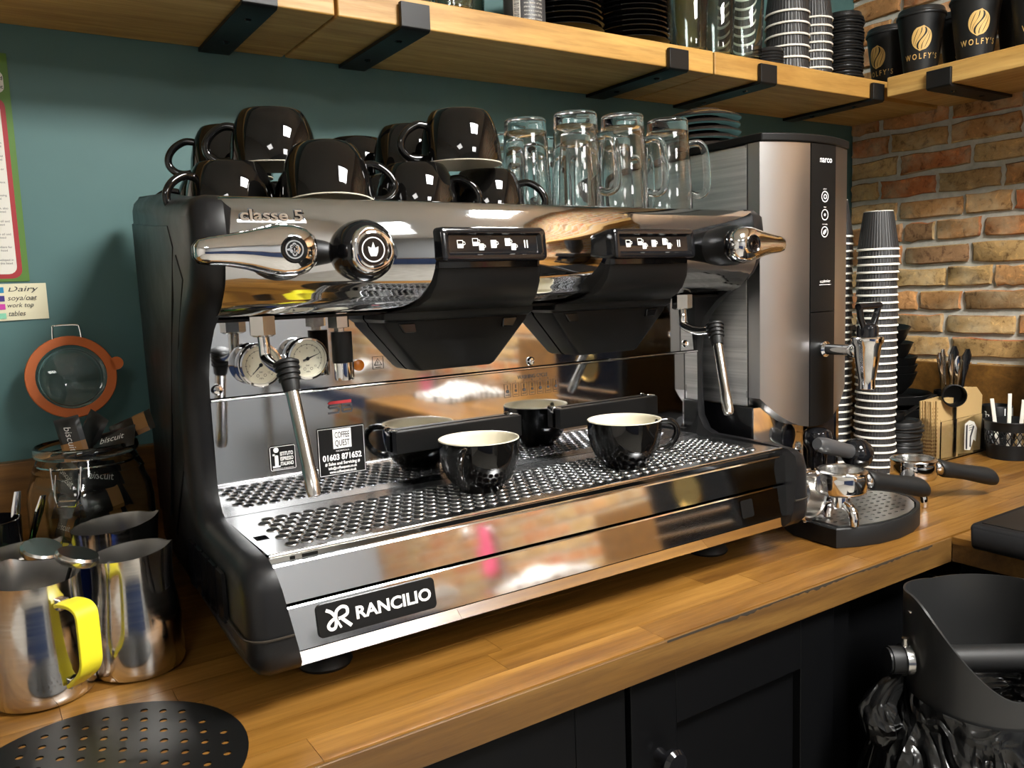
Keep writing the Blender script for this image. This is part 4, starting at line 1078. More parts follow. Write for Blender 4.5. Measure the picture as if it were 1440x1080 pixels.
st = front(1.0865, 1.1525, 'control_strip', M_['black_satin'], .001, 1.497, 1.2425)
st2 = front(1.0865, 1.1525, 'tap_strip', M_['black_satin'], .001, 1.2412)
# rims of the plates and the lid
lidp = [(BX0 - .002, 1.287), (BX0 - .002, .846)] + [(x, bow(x) - .004) for x in [BX0 + (BX1 - BX0) * i / 10 for i in range(11)]] + [(BX1 + .002, .846), (BX1 + .002, 1.287)]
part('lid', MB().prism(lidp, 1.4975, 1.510, 'z'), M_['black_satin'], boi, bevel=.0025)
f_ = lambda x: Vector((x, bow(x) - .001, 0))
def strip_print(z): return Flat((1.1195, bow(1.1195) - .0012, z), (1, -.006, 0), (0, 0, 1), .0004)
f = strip_print(1.470); f.text('marco', 0, 0, .0095, .033, bold=.01); f.done('lettering', M_['white'], st)
f = strip_print(1.287); f.text('ecoboiler', .002, 0, .0050, .026); f.rect(-.013, -.0035, .017, -.0028); f.done('small_lettering', M_['white'], st)
for k, z in enumerate((1.4185, 1.391, 1.365)):
    f = strip_print(z); f.ring(0, 0, .0078, .0013)
    if k == 0: f.ring(.0005, 0, .0032, .0013)
    elif k == 1: f.disc(0, 0, .0022)
    else: f.poly([(-.0042, -.003), (-.001, -.0045), (.0035, 0), (.0042, .0042), (0, .003), (-.0035, .0005)])
    f.text(('power', 'ready', 'eco mode')[k], 0, .0108, .0021); f.done('button', M_['white'], st)
# lower column
part('lower_column', MB().box(.999, 1.205, .852, 1.283, CT + .002, CT + .1995), M_['black_gloss'], boi, bevel=.002)
cp = []
for i in range(11):
    t = i / 10; cp.append((1.000 + .124 * t, .850 - .012 * math.sin(PI * t)))
part('chrome_column', MB().prism(cp + [(1.124, .8518), (1.000, .8518)], CT + .004, CT + .1985, 'z'), M_['chrome'], boi, ang=60)
part('edge_trim', MB().box(1.199, 1.2055, .845, .8515, CT + .004, 1.105), M_['chrome'], boi)
part('side_column', MB().box(1.1255, 1.198, .847, .8515, CT + .004, CT + .1985), M_['black_gloss'], boi)
for fx, fy in ((1.02, .88), (1.185, .88), (1.02, 1.26), (1.185, 1.26)):
    part('foot', MB().lathe([(0, CT + .0003), (.009, CT + .0003), (.009, CT + .003), (0, CT + .003)], 14, (fx, fy, 0)), M_['rubber'], boi)
# tap
tp = part('tap', MB().lathe([(0, 0), (.0125, 0), (.0125, .003), (.0085, .006), (.0085, .045), (.0115, .047), (.0125, .051), (.0125, .057), (.0105, .060), (.0085, .062), (.0085, .072), (0, .074)], 24, (1.1195, .811, 1.1835), '-y'), M_['chrome'], boi)
TYY = .737
part('tap_body', MB().lathe([(0, 1.205), (.0215, 1.205), (.0232, 1.203), (.0232, 1.197), (.0200, 1.191), (.0172, 1.170), (.0132, 1.146), (.0118, 1.141), (.0118, 1.127), (.0095, 1.126), (.0090, 1.14), (0, 1.14)], 28, (1.1195, TYY, 0)), M_['chrome'], tp)
part('lever_base', MB().lathe([(0, 1.2055), (.0155, 1.2055), (.0155, 1.2185), (.014, 1.222), (0, 1.222)], 24, (1.1195, TYY, 0)), M_['black_gloss'], tp)
lv = MB()
for s in (-1, 1): lv.tube(smooth_path([(1.1195 + s * .0110, TYY, 1.220), (1.1195 + s * .0195, TYY - .001, 1.236), (1.1195 + s * .0235, TYY - .002, 1.250)], 4), .0048, 10)
lv.tube([(1.1195 - .0275, TYY - .002, 1.2505), (1.1195 + .0275, TYY - .002, 1.2505)], .0050, 10)
lv.tube([(1.1195 - .011, TYY, 1.221), (1.1195 + .011, TYY, 1.221)], .0048, 10)
part('lever_loop', lv, M_['black_gloss'], tp)

# saucers ------------------------------------------------------------
def saucer_prof(r, t=.004): return [(0, .001), (r * .42, .001), (r * .44, 0), (r * .48, 0), (r * .5, .002), (r * .75, .006), (r * .96, .0125), (r, .0145), (r * .995, .0160), (r * .95, .0155), (r * .74, .0095), (r * .5, .0055), (0, .0045)]
SAU = lathe_mesh('saucer', saucer_prof(.072), 48, M_['ceramic']); SAB = lathe_mesh('saucer', saucer_prof(.068), 40, M_['brown_saucer'])
for i in range(6):
    o = inst('saucer', SAB, None, (1.100 + .002 * (i % 2), 1.050, 1.5103 + .0125 * i + .0165), (PI, 0, .3 * i)); tag(o, 'upturned dark brown saucer in the stack on the boiler lid, %s' % nth_bot(i), 'saucer', 'brown saucers on the water boiler')
SHZ = SZ1 + .0004
for sx, nm in ((.906, 'left'), (1.062, 'right')):
    for i in range(13):
        o = inst('saucer', SAU, None, (sx + .0012 * math.sin(i * 2.1), 1.182 + .001 * math.cos(i * 1.7), SHZ + .0088 * i)); tag(o, 'glossy black saucer in the %s saucer stack on the shelf, %s' % (nm, nth_bot(i)), 'saucer', 'black saucers stacked on the shelf')

# paper cups -----------------------------------------------------------
def paper_cup(rr_, rb_, h, cat='cup', ripple=True):
    wall = make_mesh('cup_wall', MB().lathe([(0, .004), (rb_ - .0012, .004), (rb_ - .0010, 0), (rb_, 0), (rb_, .002), (rr_ - .0006, h - .004), (rr_ + .0006, h - .0045), (rr_ + .0018, h - .003), (rr_ + .0018, h - .0008), (rr_ + .0004, h), (rr_ - .0010, h - .001), (rr_ - .0012, h - .004), (rb_ - .0012, .005), (0, .005)], 40), M_['paper_white'], ang=50)
    sl = make_mesh('ripple_sleeve', MB().lathe([(rb_ - .0002, .0015), (rb_ + .0005, .003), (rr_ - .0001, h - .0048), (rr_ - .001, h - .0040)], 88, rfun=lambda a, z: 1.0 + (.016 if int(round(a / (2 * PI / 88))) % 2 else 0)), M_['cup_sleeve'], ang=0)
    return wall, sl
def place_cup(ms, loc, rot, label, group):
    t = thing('paper_cup', label, 'cup', loc, rot, group)
    inst('cup_wall', ms[0], t); inst('ripple_sleeve', ms[1], t); return t
K1 = paper_cup(.0372, .0265, .076)
for i in range(31):
    z0 = CT + .0005 + .0147 * i
    place_cup(K1, (1.497 + .0012 * math.sin(i * .7), .966 + .001 * math.cos(i), z0 + .076), (PI, 0, .5 * i), 'ripple cup in the front upturned stack beside the tap, %s' % nth_bot(i), 'upturned ripple cups, front stack')
for i in range(33):
    z0 = CT + .0005 + .0147 * i
    place_cup(K1, (1.478 + .001 * math.sin(i * .9), 1.052, z0 + .076), (PI, 0, .4 * i), 'ripple cup in the rear upturned stack against the boiler, %s' % nth_bot(i), 'upturned ripple cups, rear stack')
K2 = paper_cup(.0430, .0285, .110)
for nm, cx, cy, n, ms, pit, hh in (('big middle', 1.458, 1.150, 6, K2, .0225, .110), ('right', 1.560, 1.165, 8, paper_cup(.0395, .0275, .092), .0170, .092), ('left rear', 1.380, 1.215, 9, paper_cup(.036, .025, .085), .0155, .085)):
    for i in range(n):
        place_cup(ms, (cx, cy, SHZ + pit * i + hh), (PI, 0, .3 * i), 'white-rimmed ripple cup in the %s stack on the shelf, %s' % (nm, nth_bot(i)), 'ripple cups on the shelf, %s stack' % nm)
LIDM = make_mesh('cup_lid', MB().lathe([(0, .0085), (.030, .0085), (.0335, .0115), (.0385, .0115), (.0395, .0095), (.0405, .003), (.0435, .002), (.0445, .0005), (.0435, -.0012), (.0405, -.0012), (.0385, .002), (.0375, .0085), (.0340, .0095), (.0310, .0065), (0, .0065)], 40), M_['lid'], ang=40)
for i in range(23):
    o = inst('cup_lid', LIDM, None, (1.663 + .0015 * math.sin(i * 1.3), 1.165 + .001 * math.cos(i * 2), SHZ + .0015 + .0062 * i), (R(1.2 * math.sin(i * 1.9)), R(1.0 * math.cos(i * 1.1)), .7 * i)); tag(o, 'black plastic cup lid in the tall lid stack on the shelf, %s' % nth_bot(i), 'lid', 'black cup lids on the shelf')
LID2 = make_mesh('cup_lid', MB().lathe([(0, .006), (.022, .006), (.0245, .0075), (.0275, .0072), (.0290, .002), (.0305, .0005), (.0295, -.0010), (.0275, .0015), (.0255, .0055), (0, .0045)], 32), M_['lid'], ang=40)
for i in range(5):
    o = inst('cup_lid', LID2, None, (1.372, 1.128, SHZ + .0011 + .0058 * i), (0, 0, .5 * i)); tag(o, 'small black lid in the short stack before the ripple cups, %s' % nth_bot(i), 'lid', 'small black lids on the shelf')
# printed takeaway cups on the side shelf --------------------------------
def branded(label, loc, face):
    rr_, rb_, h = .0465, .0315, .120
    t = thing('takeaway_cup', label, 'cup', loc, (0, 0, 0), 'gold-printed black takeaway cups')
    part('cup_body', MB().lathe([(0, .004), (rb_ - .002, .004), (rb_ - .002, 0), (rb_, 0), (rr_, h), (rr_ - .002, h), (rb_ - .002, .006), (0, .006)], 48), M_['cup_black'], t)
    part('lid', MB().lathe([(0, h + .0085), (.038, h + .0085), (.0415, h + .0125), (.0435, h + .0125), (.0450, h + .010), (.0460, h + .004), (.0482, h + .002), (.0488, h - .001), (.0480, h - .0035), (.0470, h - .0035), (.0470, h + .0005), (0, h + .003)], 44), M_['lid'], t)
    def warp(x, y):
        r = rb_ + (rr_ - rb_) * y / h + .0004; a = face + x / .038
        return (r * math.cos(a), r * math.sin(a), y)
    f = Flat(warp=warp); f.text("W O L F Y ' S", 0, .0275, .0108, .070, bold=.015)
    # coffee bean swan: two lobes of curved bars split by an S
    cy, s = .0675, .0245
    def sp(t): return (.26 * math.sin(t * PI) , t)      # the S-shaped split
    for side in (-1, 1):
        for k in range(3):
            pts = []; wd = []
            for i in range(15):
                q = (k + .55) / 3.1; tt = -1 + 2 * i / 14
                edge = side * .78 * math.sqrt(max(0, 1 - tt * tt)); mid = .36 * math.sin(tt * 2.7)
                x = mid + (edge - mid) * (q * .95 + .06)
                pts.append((x * s, cy + tt * s * (1.0 - .03 * k))); wd.append(max(.0006, abs(edge - mid) * s * .235))
            f.stroke(pts, wd)
    f.done('gold_print', M_['gold'], t)
    return t
br0 = branded('black takeaway cup with gold print, nearest the corner lid stack on the side shelf', (1.742, 1.032, SHZ), R(213))
for loc, rot, lab in (((1.742, .918, SHZ), R(4), 'black takeaway cup with gold print, second along the front of the side shelf'),
                      ((1.800, 1.142, SHZ), R(-38), 'black takeaway cup with gold print behind the black lid stack'),
                      ((1.846, 1.000, SHZ), R(28), 'black takeaway cup with gold print in the back row between the two front cups'),
                      ((1.826, .872, SHZ), R(34), 'black takeaway cup with gold print at the right edge of the photo'),
                      ((1.742, .804, SHZ), R(5), 'black takeaway cup with gold print, third along the front of the side shelf')):
    dup(br0, loc, (0, 0, rot), lab)
# glasses on the shelf ---------------------------------------------------
TUM = [(0, 0), (.0270, 0), (.0285, .0015), (.0290, .010), (.0345, .125), (.0340, .1265), (.0328, .125), (.0272, .014), (.024, .010), (0, .009)]
TM = lathe_mesh('tumbler', TUM, 36, M_['glass_green'])
for i, (x, y, lab) in enumerate(((1.180, 1.150, 'tall greenish glass tumbler right beside the black saucers on the shelf'), (1.185, 1.235, 'tall greenish glass tumbler behind the one beside the black saucers'),
        (1.252, 1.150, 'tall greenish glass tumbler second from the black saucers on the shelf'), (1.255, 1.235, 'tall greenish glass tumbler in the back row second from the saucers'), (1.322, 1.140, 'tall greenish glass tumbler next to the small black lids'),
        (.600, 1.150, 'tall greenish glass tumbler at the left end of the shelf glasses'), (.672, 1.150, 'tall greenish glass tumbler second in the left group on the shelf'), (.735, 1.220, 'tall greenish glass tumbler behind the dark tin on the shelf'), (.640, 1.235, 'tall greenish glass tumbler at the back of the left group on the shelf'))):
    tag(inst('glass_tumbler', TM, None, (x, y, SHZ)), lab, 'glass', 'glass tumblers on the shelf')
tin = thing('dark_tin', 'dark grey tin with a white barcode label left of the black saucers', 'tin', (.800, 1.145, SZ1), world=True)
part('tin_body', MB().lathe([(0, SHZ), (.0330, SHZ), (.0340, SHZ + .001), (.0340, SHZ + .12), (.0325, SHZ + .121), (0, SHZ + .121)], 36, (.800, 1.145, 0)), mat('grey_tin', (.05, .05, .052), .4), tin)
def twarp(x, y): a = R(-112) + x / .034; return (.800 + .0344 * math.cos(a), 1.145 + .0344 * math.sin(a), SHZ + y)
f = Flat(warp=twarp); f.put([(-.026 + .003 * i, b) for i in range(5) for b in (.002, .042)], [(2 * i, 2 * i + 2, 2 * i + 3, 2 * i + 1) for i in range(4)])
for k in range(7): f.text(['ingredients roasted', 'whole beans 250 g', 'store in a cool dry', 'place, best before', 'see base of tin', 'ground fresh daily', 'keep sealed'][k], .008, .006 + .006 * k, .0030, .032)
f.done('white_label', M_['paper_white'], tin)
def twarp2(x, y): a = R(-112) + x / .034; return (.800 + .0347 * math.cos(a), 1.145 + .0347 * math.sin(a), SHZ + y)
f = Flat(warp=twarp2); rb2 = random.Random(8)
y = .005
while y < .038: hgt = rb2.choice([.0006, .0011]); f.put([(-.0245, y), (-.0155, y), (-.0155, y + hgt), (-.0245, y + hgt)], [(0, 1, 2, 3)]); y += hgt + rb2.choice([.0007, .0013])
f.done('barcode', M_['ink'], tin)

# ---------------------------------------------------------------- portafilters, stand, tampers
SO = [(1.034, .803), (1.029, .723), (1.060, .707), (1.098, .696), (1.140, .692), (1.185, .697), (1.222, .709), (1.252, .727), (1.275, .752), (1.285, .785), (1.279, .812), (1.258, .830), (1.15, .834), (1.05, .832)]
stn = thing('portafilter_stand', 'low black tray with a perforated steel plate under the portafilters', 'tray', (1.15, .80, CT), world=True)
def scl(poly, k, c=(1.155, .77)): return [(c[0] + (x - c[0]) * k, c[1] + (y - c[1]) * k) for x, y in poly]
rings = [[(x, y, z) for x, y in scl(SO, k)] for k, z in ((.985, CT + .0005), (1.0, CT + .003), (1.0, CT + .0285), (.985, CT + .0305), (.93, CT + .0305), (.925, CT + .0265))]
part('rubber_base', MB().loft(rings), M_['rubber'], stn, ang=35)
pl = scl(SO, .90); hl = []
for j in range(-8, 9):
    for i in range(-10, 11):
        x, y = 1.155 + (i + (.5 if j % 2 else 0)) * .0165, .77 + j * .0130
        if all(((b[0] - a[0]) * (y - a[1]) - (b[1] - a[1]) * (x - a[0])) / math.hypot(b[0] - a[0], b[1] - a[1]) > .010 for a, b in zip(pl, pl[1:] + pl[:1])): hl.append((x, y, .0042, .0022))
part('perforated_plate', holes_plate(pl, hl, CT + .0290, CT + .0312), M_['plate_steel'], stn, ang=30)
def portafilter(label, loc, rz, tilt=0, roll=0, H=.079):
    t = thing('portafilter', label, 'portafilter', loc, (roll, tilt, rz), 'chrome portafilters with black handles')
    r = .0375
    part('basket_ring', MB().lathe([(.0305, H - .002), (.0320, H + .0005), (.0345, H + .0012), (r, H - .0005), (r + .0006, H - .003), (r - .0005, H - .006), (r, H - .010), (r, H - .029), (r - .003, H - .034), (r - .010, H - .036), (.014, H - .037), (.012, H - .042), (0, H - .042)], 44), M_['chrome'], t, ang=50)
    part('filter_basket', MB().lathe([(.0345, H + .0012), (.0325, H + .0020), (.0300, H + .0006), (.0292, H - .004), (.0285, H - .022), (.027, H - .024), (0, H - .024)], 40), M_['steel'], t, ang=50)
    for s in (-1, 1):
        part('lug', MB().box(-.008, .008, s * r - .004 if s > 0 else s * r - .003, s * r + .003 if s > 0 else s * r + .004, H - .010, H - .004), M_['chrome'], t, bevel=.0015)
    sp_ = part('spout', MB().lathe([(0, H - .036), (.0125, H - .036), (.0135, H - .040), (.0135, H - .055), (.011, H - .058), (0, H - .058)], 24), M_['chrome'], t)
    for s in (-1, 1):
        pth = smooth_path([(0, s * .004, H - .052), (0, s * .014, H - .052), (0, s * .024, H - .058), (0, s * .028, .010), (0, s * .028, .001)], 5)
        part('spout_arm', MB().tube(pth, [.0080 - .0012 * i / len(pth) for i in range(len(pth))], 14, up=(1, 0, 0)), M_['chrome'], sp_, ang=60)
    d = math.tan(R(13)); hz = H - .018
    ax = [(r - .002, .0095), (r + .008, .0085), (r + .012, .0110), (r + .0125, .0125)]
    rg = lambda x, q, k=14: [(x - math.cos(2 * PI * i / k) * q * d * 1, math.sin(2 * PI * i / k) * q, hz - (x - r) * d + math.cos(2 * PI * i / k) * q) for i in range(k)]
    part('ferrule', MB().loft([rg(x, q) for x, q in ax]), M_['chrome'], t, ang=60)
    hx = [(r + .0125, .0150), (r + .016, .0165), (r + .024, .0160), (r + .040, .0145), (r + .060, .0142), (r + .080, .0152), (r + .100, .0163), (r + .112, .0165), (r + .120, .0150), (r + .1245, .0115), (r + .1255, .006)]
    part('handle', MB().loft([rg(x, q, 18) for x, q in hx]), M_['rubber'], t, ang=60)
    part('handle_cap', MB().loft([rg(r + .1250, .0055), rg(r + .1275, .005)]), M_['chrome'], t)
    return t
pf = portafilter('chrome portafilter with a thick black handle standing on the perforated steel plate', (1.063, .740, CT + .0316), R(-14))
p2 = dup(pf, (1.338, .790, CT + .0006), (0, 0, R(-22)), 'chrome portafilter with a black handle standing on bare worktop behind the black tray')
p3 = dup(pf, (1.020, .836, CT + .0715), (R(87), 0, R(-3)), 'chrome portafilter lying tipped over at the left of the tray against the machine')
def tamper(label, loc, rot):
    t = thing('tamper', label, 'tamper', loc, rot, None)
    part('base', MB().lathe([(0, 0), (.0255, 0), (.0260, .001), (.0260, .012), (.023, .016), (.011, .020), (.010, .024), (0, .024)], 36), M_['steel'], t)
    part('handle', MB().lathe([(0, .024), (.0125, .024), (.0135, .030), (.0142, .075), (.0150, .092), (.0200, .100), (.0222, .108), (.0222, .116), (.0198, .123), (.012, .1275), (0, .1285)], 32), M_['black_gloss'], t)
    return t
tm = tamper('black-knobbed tamper standing upright in front of the boiler column', (1.105, .812, CT + .0316), (0, 0, 0))
lt_ = thing('ball_handle', 'grey rod handle with a shiny black ball end lying across a portafilter', 'handle', (1.12, .78, .99), (0, 0, 0), world=True)
mt = Matrix.Translation((1.072, .780, 1.041)) @ RY(R(106))
part('shaft', MB().lathe([(0, -.012), (.0085, -.012), (.0115, -.006), (.0125, .01), (.0115, .06), (.0115, .078), (0, .078)], 24).xf(mt), mat('grey_shaft', (.05, .05, .052), .35), lt_)
part('ball_knob', MB().lathe([(0, .070), (.012, .071), (.0195, .077), (.0235, .087), (.0240, .096), (.0215, .106), (.0155, .114), (.008, .1175), (0, .118)], 32).xf(mt), M_['black_gloss'], lt_)

# ---------------------------------------------------------------- right rear corner
# black bowls and plates behind the cups
BOWL = make_mesh('black_bowl', MB().lathe([(0, .002), (.030, .002), (.032, 0), (.036, 0), (.040, .004), (.056, .022), (.066, .048), (.0675, .050), (.066, .0505), (.0635, .048), (.052, .022), (.034, .008), (0, .007)], 40), M_['black_satin'], ang=50)
PLATE = make_mesh('black_plate', MB().lathe([(0, .001), (.060, .001), (.064, 0), (.080, .003), (.0885, .008), (.0905, .026), (.0890, .0275), (.0870, .026), (.0850, .011), (.066, .005), (0, .005)], 44), M_['black_satin'], ang=50)
BX_, BY_ = 1.800, 1.128
for i in range(4): tag(inst('black_plate', PLATE, None, (BX_ + .004 * (i % 2), BY_, CT + .0005 + .0300 * i + .02 * 0)), 'deep matte black plate in the stack behind the ripple cups, %s' % nth_bot(i), 'plate', 'black plates in the corner')
for i in range(3): tag(inst('black_bowl', BOWL, None, (BX_ - .005, BY_ + .004, CT + .1165 + .0185 * i)), 'matte black bowl in the stack on the black plates, %s' % nth_bot(i), 'bowl', 'black bowls in the corner')
tag(inst('black_bowl', BOWL, None, (BX_ - .030, BY_ + .008, CT + .2235), (R(3), R(-4), 0)), 'matte black bowl perched on top of the black bowl stack', 'bowl', 'black bowls in the corner')
tag(inst('black_bowl', BOWL, None, (BX_ - .020, BY_ + .008, CT + .1885), (R(2), 0, 0)), 'matte black bowl just under the perched topmost bowl', 'bowl', 'black bowls in the corner')
# black lids beside the ripple cups
for i in range(10):
    o = inst('cup_lid', LIDM, None, (1.615 + .0025 * math.sin(i * 1.7), .985 + .002 * math.cos(i * 1.1), CT + .0018 + .0085 * i), (R(2.5 * math.sin(i * 2.3)), R(2.0 * math.cos(i * 1.9)), .5 * i)); tag(o, 'black lid in the leaning stack beside the ripple cups, %s' % nth_bot(i), 'lid', 'black lids on the worktop')
# acrylic organiser with cardboard sleeves
AX0, AX1, AY0, AY1 = 1.668, 1.846, .926, .976
acr = thing('acrylic_box', 'clear acrylic box holding brown cardboard cup sleeves', 'box', (1.755, .975, CT), world=True)
part('base', MB().box(AX0, AX1, AY0, AY1, CT + .0005, CT + .0030), M_['acrylic'], acr)
part('front_pane', MB().box(AX0, AX1, AY0, AY0 + .0025, CT + .0032, CT + .086), M_['acrylic'], acr, bevel=.0006)
part('back_pane', MB().box(AX0, AX1, AY1 - .0025, AY1, CT + .0032, CT + .100), M_['acrylic'], acr, bevel=.0006)
part('side_pane', MB().box(AX0, AX0 + .0025, AY0 + .0027, AY1 - .0027, CT + .0032, CT + .090), M_['acrylic'], acr, bevel=.0006)
part('side_pane', MB().box(AX1 - .0025, AX1, AY0 + .0027, AY1 - .0027, CT + .0032, CT + .090), M_['acrylic'], acr, bevel=.0006)
f = Flat((1.782, AY0 - .0004, CT + .045), (1, 0, 0), (0, 0, 1), .0004); f.poly([(-.024, -.030), (.0, -.034), (.012, -.012), (.022, -.018), (.026, .010), (.014, .026), (-.006, .032), (-.024, .026)])
lb = f.done('torn_label', M_['paper_white'], acr)
f = Flat((1.782, AY0 - .0004, CT + .045), (1, 0, 0), (0, 0, 1), .0008); f.poly([(-.020, -.029), (-.013, -.030), (-.013, .024), (-.020, .022)]); f.poly([(-.004, -.026), (.002, -.028), (.002, -.006), (.014, .016), (.009, .020), (-.003, -.003)])
for k in range(3): f.stroke([(-.008, .020 - .005 * k), (.006, .021 - .005 * k)], .0012)
f.done('label_print', M_['ink'], acr)
def sleeve_mesh(wd, h):
    mb = MB(); t = .0016
    mb.loft([[(-wd / 2, y, 0), (wd / 2, y, .0), (wd / 2 + .006, y, h * .86), (wd / 2 - .012, y, h), (-wd / 2 - .004, y, h * .96)] for y in (-t, t)])
    return make_mesh('cardboard_sleeve', mb, M_['kraft'], ang=30)
def edge_mesh(h):
    mb = MB()
    for k in range(14): mb.box(-.0008, .0008, -.0020, .0020, h * .03 + h * .063 * k, h * .03 + h * .063 * k + h * .032)
    return make_mesh('corrugation', mb, M_['kraft_edge'], ang=0)
S1, S2 = sleeve_mesh(.062, .128), sleeve_mesh(.066, .140); E1 = edge_mesh(.122)
rk = random.Random(6)
for nm, x0, dx, n, ms, zt in (('left', 1.712, .0022, 9, S1, 0), ('right', 1.772, .0022, 8, S1, 0)):
    for i in range(n):
        o = inst('cardboard_sleeve', ms, None, (x0 - dx * i * .6, .9390 + .0032 * i, CT + .0034), (0, R(rk.uniform(-1.5, 1.5)), R(-12 + rk.uniform(-3, 3))))
        tag(o, 'brown cardboard cup sleeve in the %s bundle of the acrylic box, %s' % (nm, 'frontmost' if i == 0 else ORD[i] + ' from the front'), 'cup sleeve', 'cardboard sleeves in the acrylic box')
        inst('corrugation', E1, o, (-.0315, 0, .002))
for i in range(7):
    o = inst('cardboard_sleeve', S2, None, (1.806 - .0014 * i, .9425 + .0032 * i, CT + .0034), (0, R(rk.uniform(-1, 1)), R(-12 + rk.uniform(-2, 2))))
    tag(o, 'taller cardboard sleeve at the right end of the acrylic box, %s' % ('frontmost' if i == 0 else ORD[i] + ' from the front'), 'cup sleeve', 'cardboard sleeves in the acrylic box'); inst('corrugation', E1, o, (-.033, 0, .01))
# measuring scoops
sc = thing('coffee_scoop', 'black scoop standing on its handle among the cardboard sleeves', 'scoop', (1.728, .934, CT + .004), world=True)
part('scoop_handle', MB().box(1.7235, 1.7325, .9296, .9318, CT + .004, CT + .118), M_['black_satin'], sc, bevel=.001)
part('scoop_bowl', MB().lathe([(0, 0), (.018, 0), (.0205, .002), (.0225, .030), (.0240, .032), (.0225, .0325), (.0210, .030), (.0190, .004), (0, .003)], 28, (0, 0, 0), '-y').xf(T(1.728, .940, CT + .138) @ RZ(R(-50))), M_['black_satin'], sc)
s2_ = thing('coffee_scoop', 'black scoop lying across the leaning black lids, handle pointing right', 'scoop', (1.60, .960, CT + .09), world=True)
part('scoop_handle', MB().loft([[(1.578 + .135 * t, .968 - .012 * t, CT + .0930 + .042 * t + b) if False else (1.605 + .120 * t, .985 - .012 * t + a, CT + .0935 + .040 * t + b) for a, b in ((-.005, -.0015), (.005, -.0015), (.005, .0015), (-.005, .0015))] for t in (0, .5, 1)]), M_['black_satin'], s2_, bevel=.0008)
part('scoop_bowl', MB().lathe([(0, 0), (.015, 0), (.017, .002), (.019, .018), (.0175, .018), (.0155, .003), (0, .002)], 24, (1.605, .990, CT + .0905)), M_['black_satin'], s2_)
# cutlery cup with steel and black pieces
cu = thing('cutlery_cup', 'dark cutlery cup with a black and white maze pattern against the brick wall', 'cup', (1.868, .985, CT), world=True)
CXX, CYY = 1.869, 1.0165
part('cup_body', MB().lathe([(0, CT + .0005), (.033, CT + .0005), (.034, CT + .002), (.0365, CT + .125), (.0345, CT + .125), (.032, CT + .005), (0, CT + .005)], 32, (CXX, CYY, 0)), M_['black_satin'], cu)
for k, (dx, dy, tx, ty, hh, nm) in enumerate(((-.016, .004, -.030, .0, .215, 'knife'), (-.008, -.010, -.024, -.004, .212, 'knife'), (-.002, .010, -.012, .004, .220, 'fork'), (.004, -.012, -.006, -.004, .205, 'spoon'), (.012, .006, .008, .0, .225, 'spoon'), (.018, -.008, .022, -.006, .218, 'spoon'))):
    b_ = Vector((CXX + dx * .6, CYY + dy * .6, CT + .0065)); e_ = Vector((CXX + dx + tx, CYY + dy + ty, CT + hh)); rings = []
    wds = [(0, .0035), (.5, .003), (.7, .004), (.82, .0085 if nm == 'spoon' else .006), (.93, .0100 if nm == 'spoon' else .0065), (1, .004)]
    for t, wd in wds:
        p = b_ + (e_ - b_) * t; rings.append([tuple(p + Vector((a * wd * .7, a * -wd * .7, 0)) + Vector((b * .0012, b * .0012, 0))) for a, b in ((1, 0), (.6, .9), (-.6, .9), (-1, 0), (-.6, -.9), (.6, -.9))])
    o = part(nm, MB().loft(rings), M_['black_gloss'] if k >= 4 else M_['chrome'], None, loc=tuple(b_)); 
    tag(o, '%s %s in the cutlery cup, %s from its left' % ('shiny black' if k >= 4 else 'steel', nm, ['first', 'second', 'third', 'fourth', 'fifth', 'sixth'][k]), 'cutlery', 'cutlery in the maze pattern cup')
# patterned canister beside the bottle
ca = thing('patterned_canister', 'small black canister with white maze lines behind the wire basket', 'canister', (1.866, .925, CT), world=True)
part('canister_body', MB().lathe([(0, CT + .0005), (.030, CT + .0005), (.031, CT + .002), (.031, CT + .098), (.0295, CT + .10), (.028, CT + .098), (.028, CT + .006), (0, CT + .005)], 32, (1.876, .919, 0)), M_['black_satin'], ca)
def cw(x, y): a = R(222) + x / .031; return (1.876 + .0314 * math.cos(a), .919 + .0314 * math.sin(a), CT + y)
f = Flat(warp=cw)
for k in range(5):
    q = .004 + .0065 * k
    f.stroke([(-.034, .092 - q), (-.034 + q, .092 - q), (-.034 + q, .05)], .0022); f.stroke([(.034, .05 + q - .002), (.034 - .03 + q, .05 + q - .002), (.034 - .03 + q, .096)], .0022); f.stroke([(-.02 + q, .008), (-.02 + q, .045 - q * .6), (.034, .045 - q * .6)], .0022)
f.done('maze_pattern', M_['white'], ca)
# syrup bottle cut by the photo's edge
bo = thing('syrup_bottle', 'clear bottle with a cream printed label at the right edge', 'bottle', (1.862, .868, CT), world=True)
BXX, BYY = 1.877, .826
part('bottle_glass', MB().lathe([(0, CT + .0005), (.028, CT + .0005), (.0295, CT + .003), (.0295, CT + .195), (.027, CT + .215), (.016, CT + .250), (.0135, CT + .265), (.0135, CT + .30), (.0115, CT + .30), (.0115, CT + .265), (.014, CT + .250), (.0255, CT + .214), (.0277, CT + .194), (.0277, CT + .008), (0, CT + .006)], 40, (BXX, BYY, 0)), M_['jar_glass'], bo)
def bw(d):
    def f(x, y): a = R(215) + x / .0295; return (BXX + (.0295 + d) * math.cos(a), BYY + (.0295 + d) * math.sin(a), CT + y)
    return f
f = Flat(warp=bw(.0004)); f.put([(-.05 + .005 * i, b) for i in range(21) for b in (.075, .182)], [(2 * i, 2 * i + 2, 2 * i + 3, 2 * i + 1) for i in range(20)]); lab = f.done('label_paper', M_['label_paper'], bo)
f = Flat(warp=bw(.0008)); f.text('ON', -.022, .148, .014, .022, bold=.01); f.text('Sirop de', -.018, .165, .008, None, 'c', 0, .3); f.text('Toasted', -.014, .118, .006, None, 'c', 0, .3); f.text('nut', -.010, .106, .006, None, 'c', 0, .3); f.done('label_print', M_['ink'], lab)
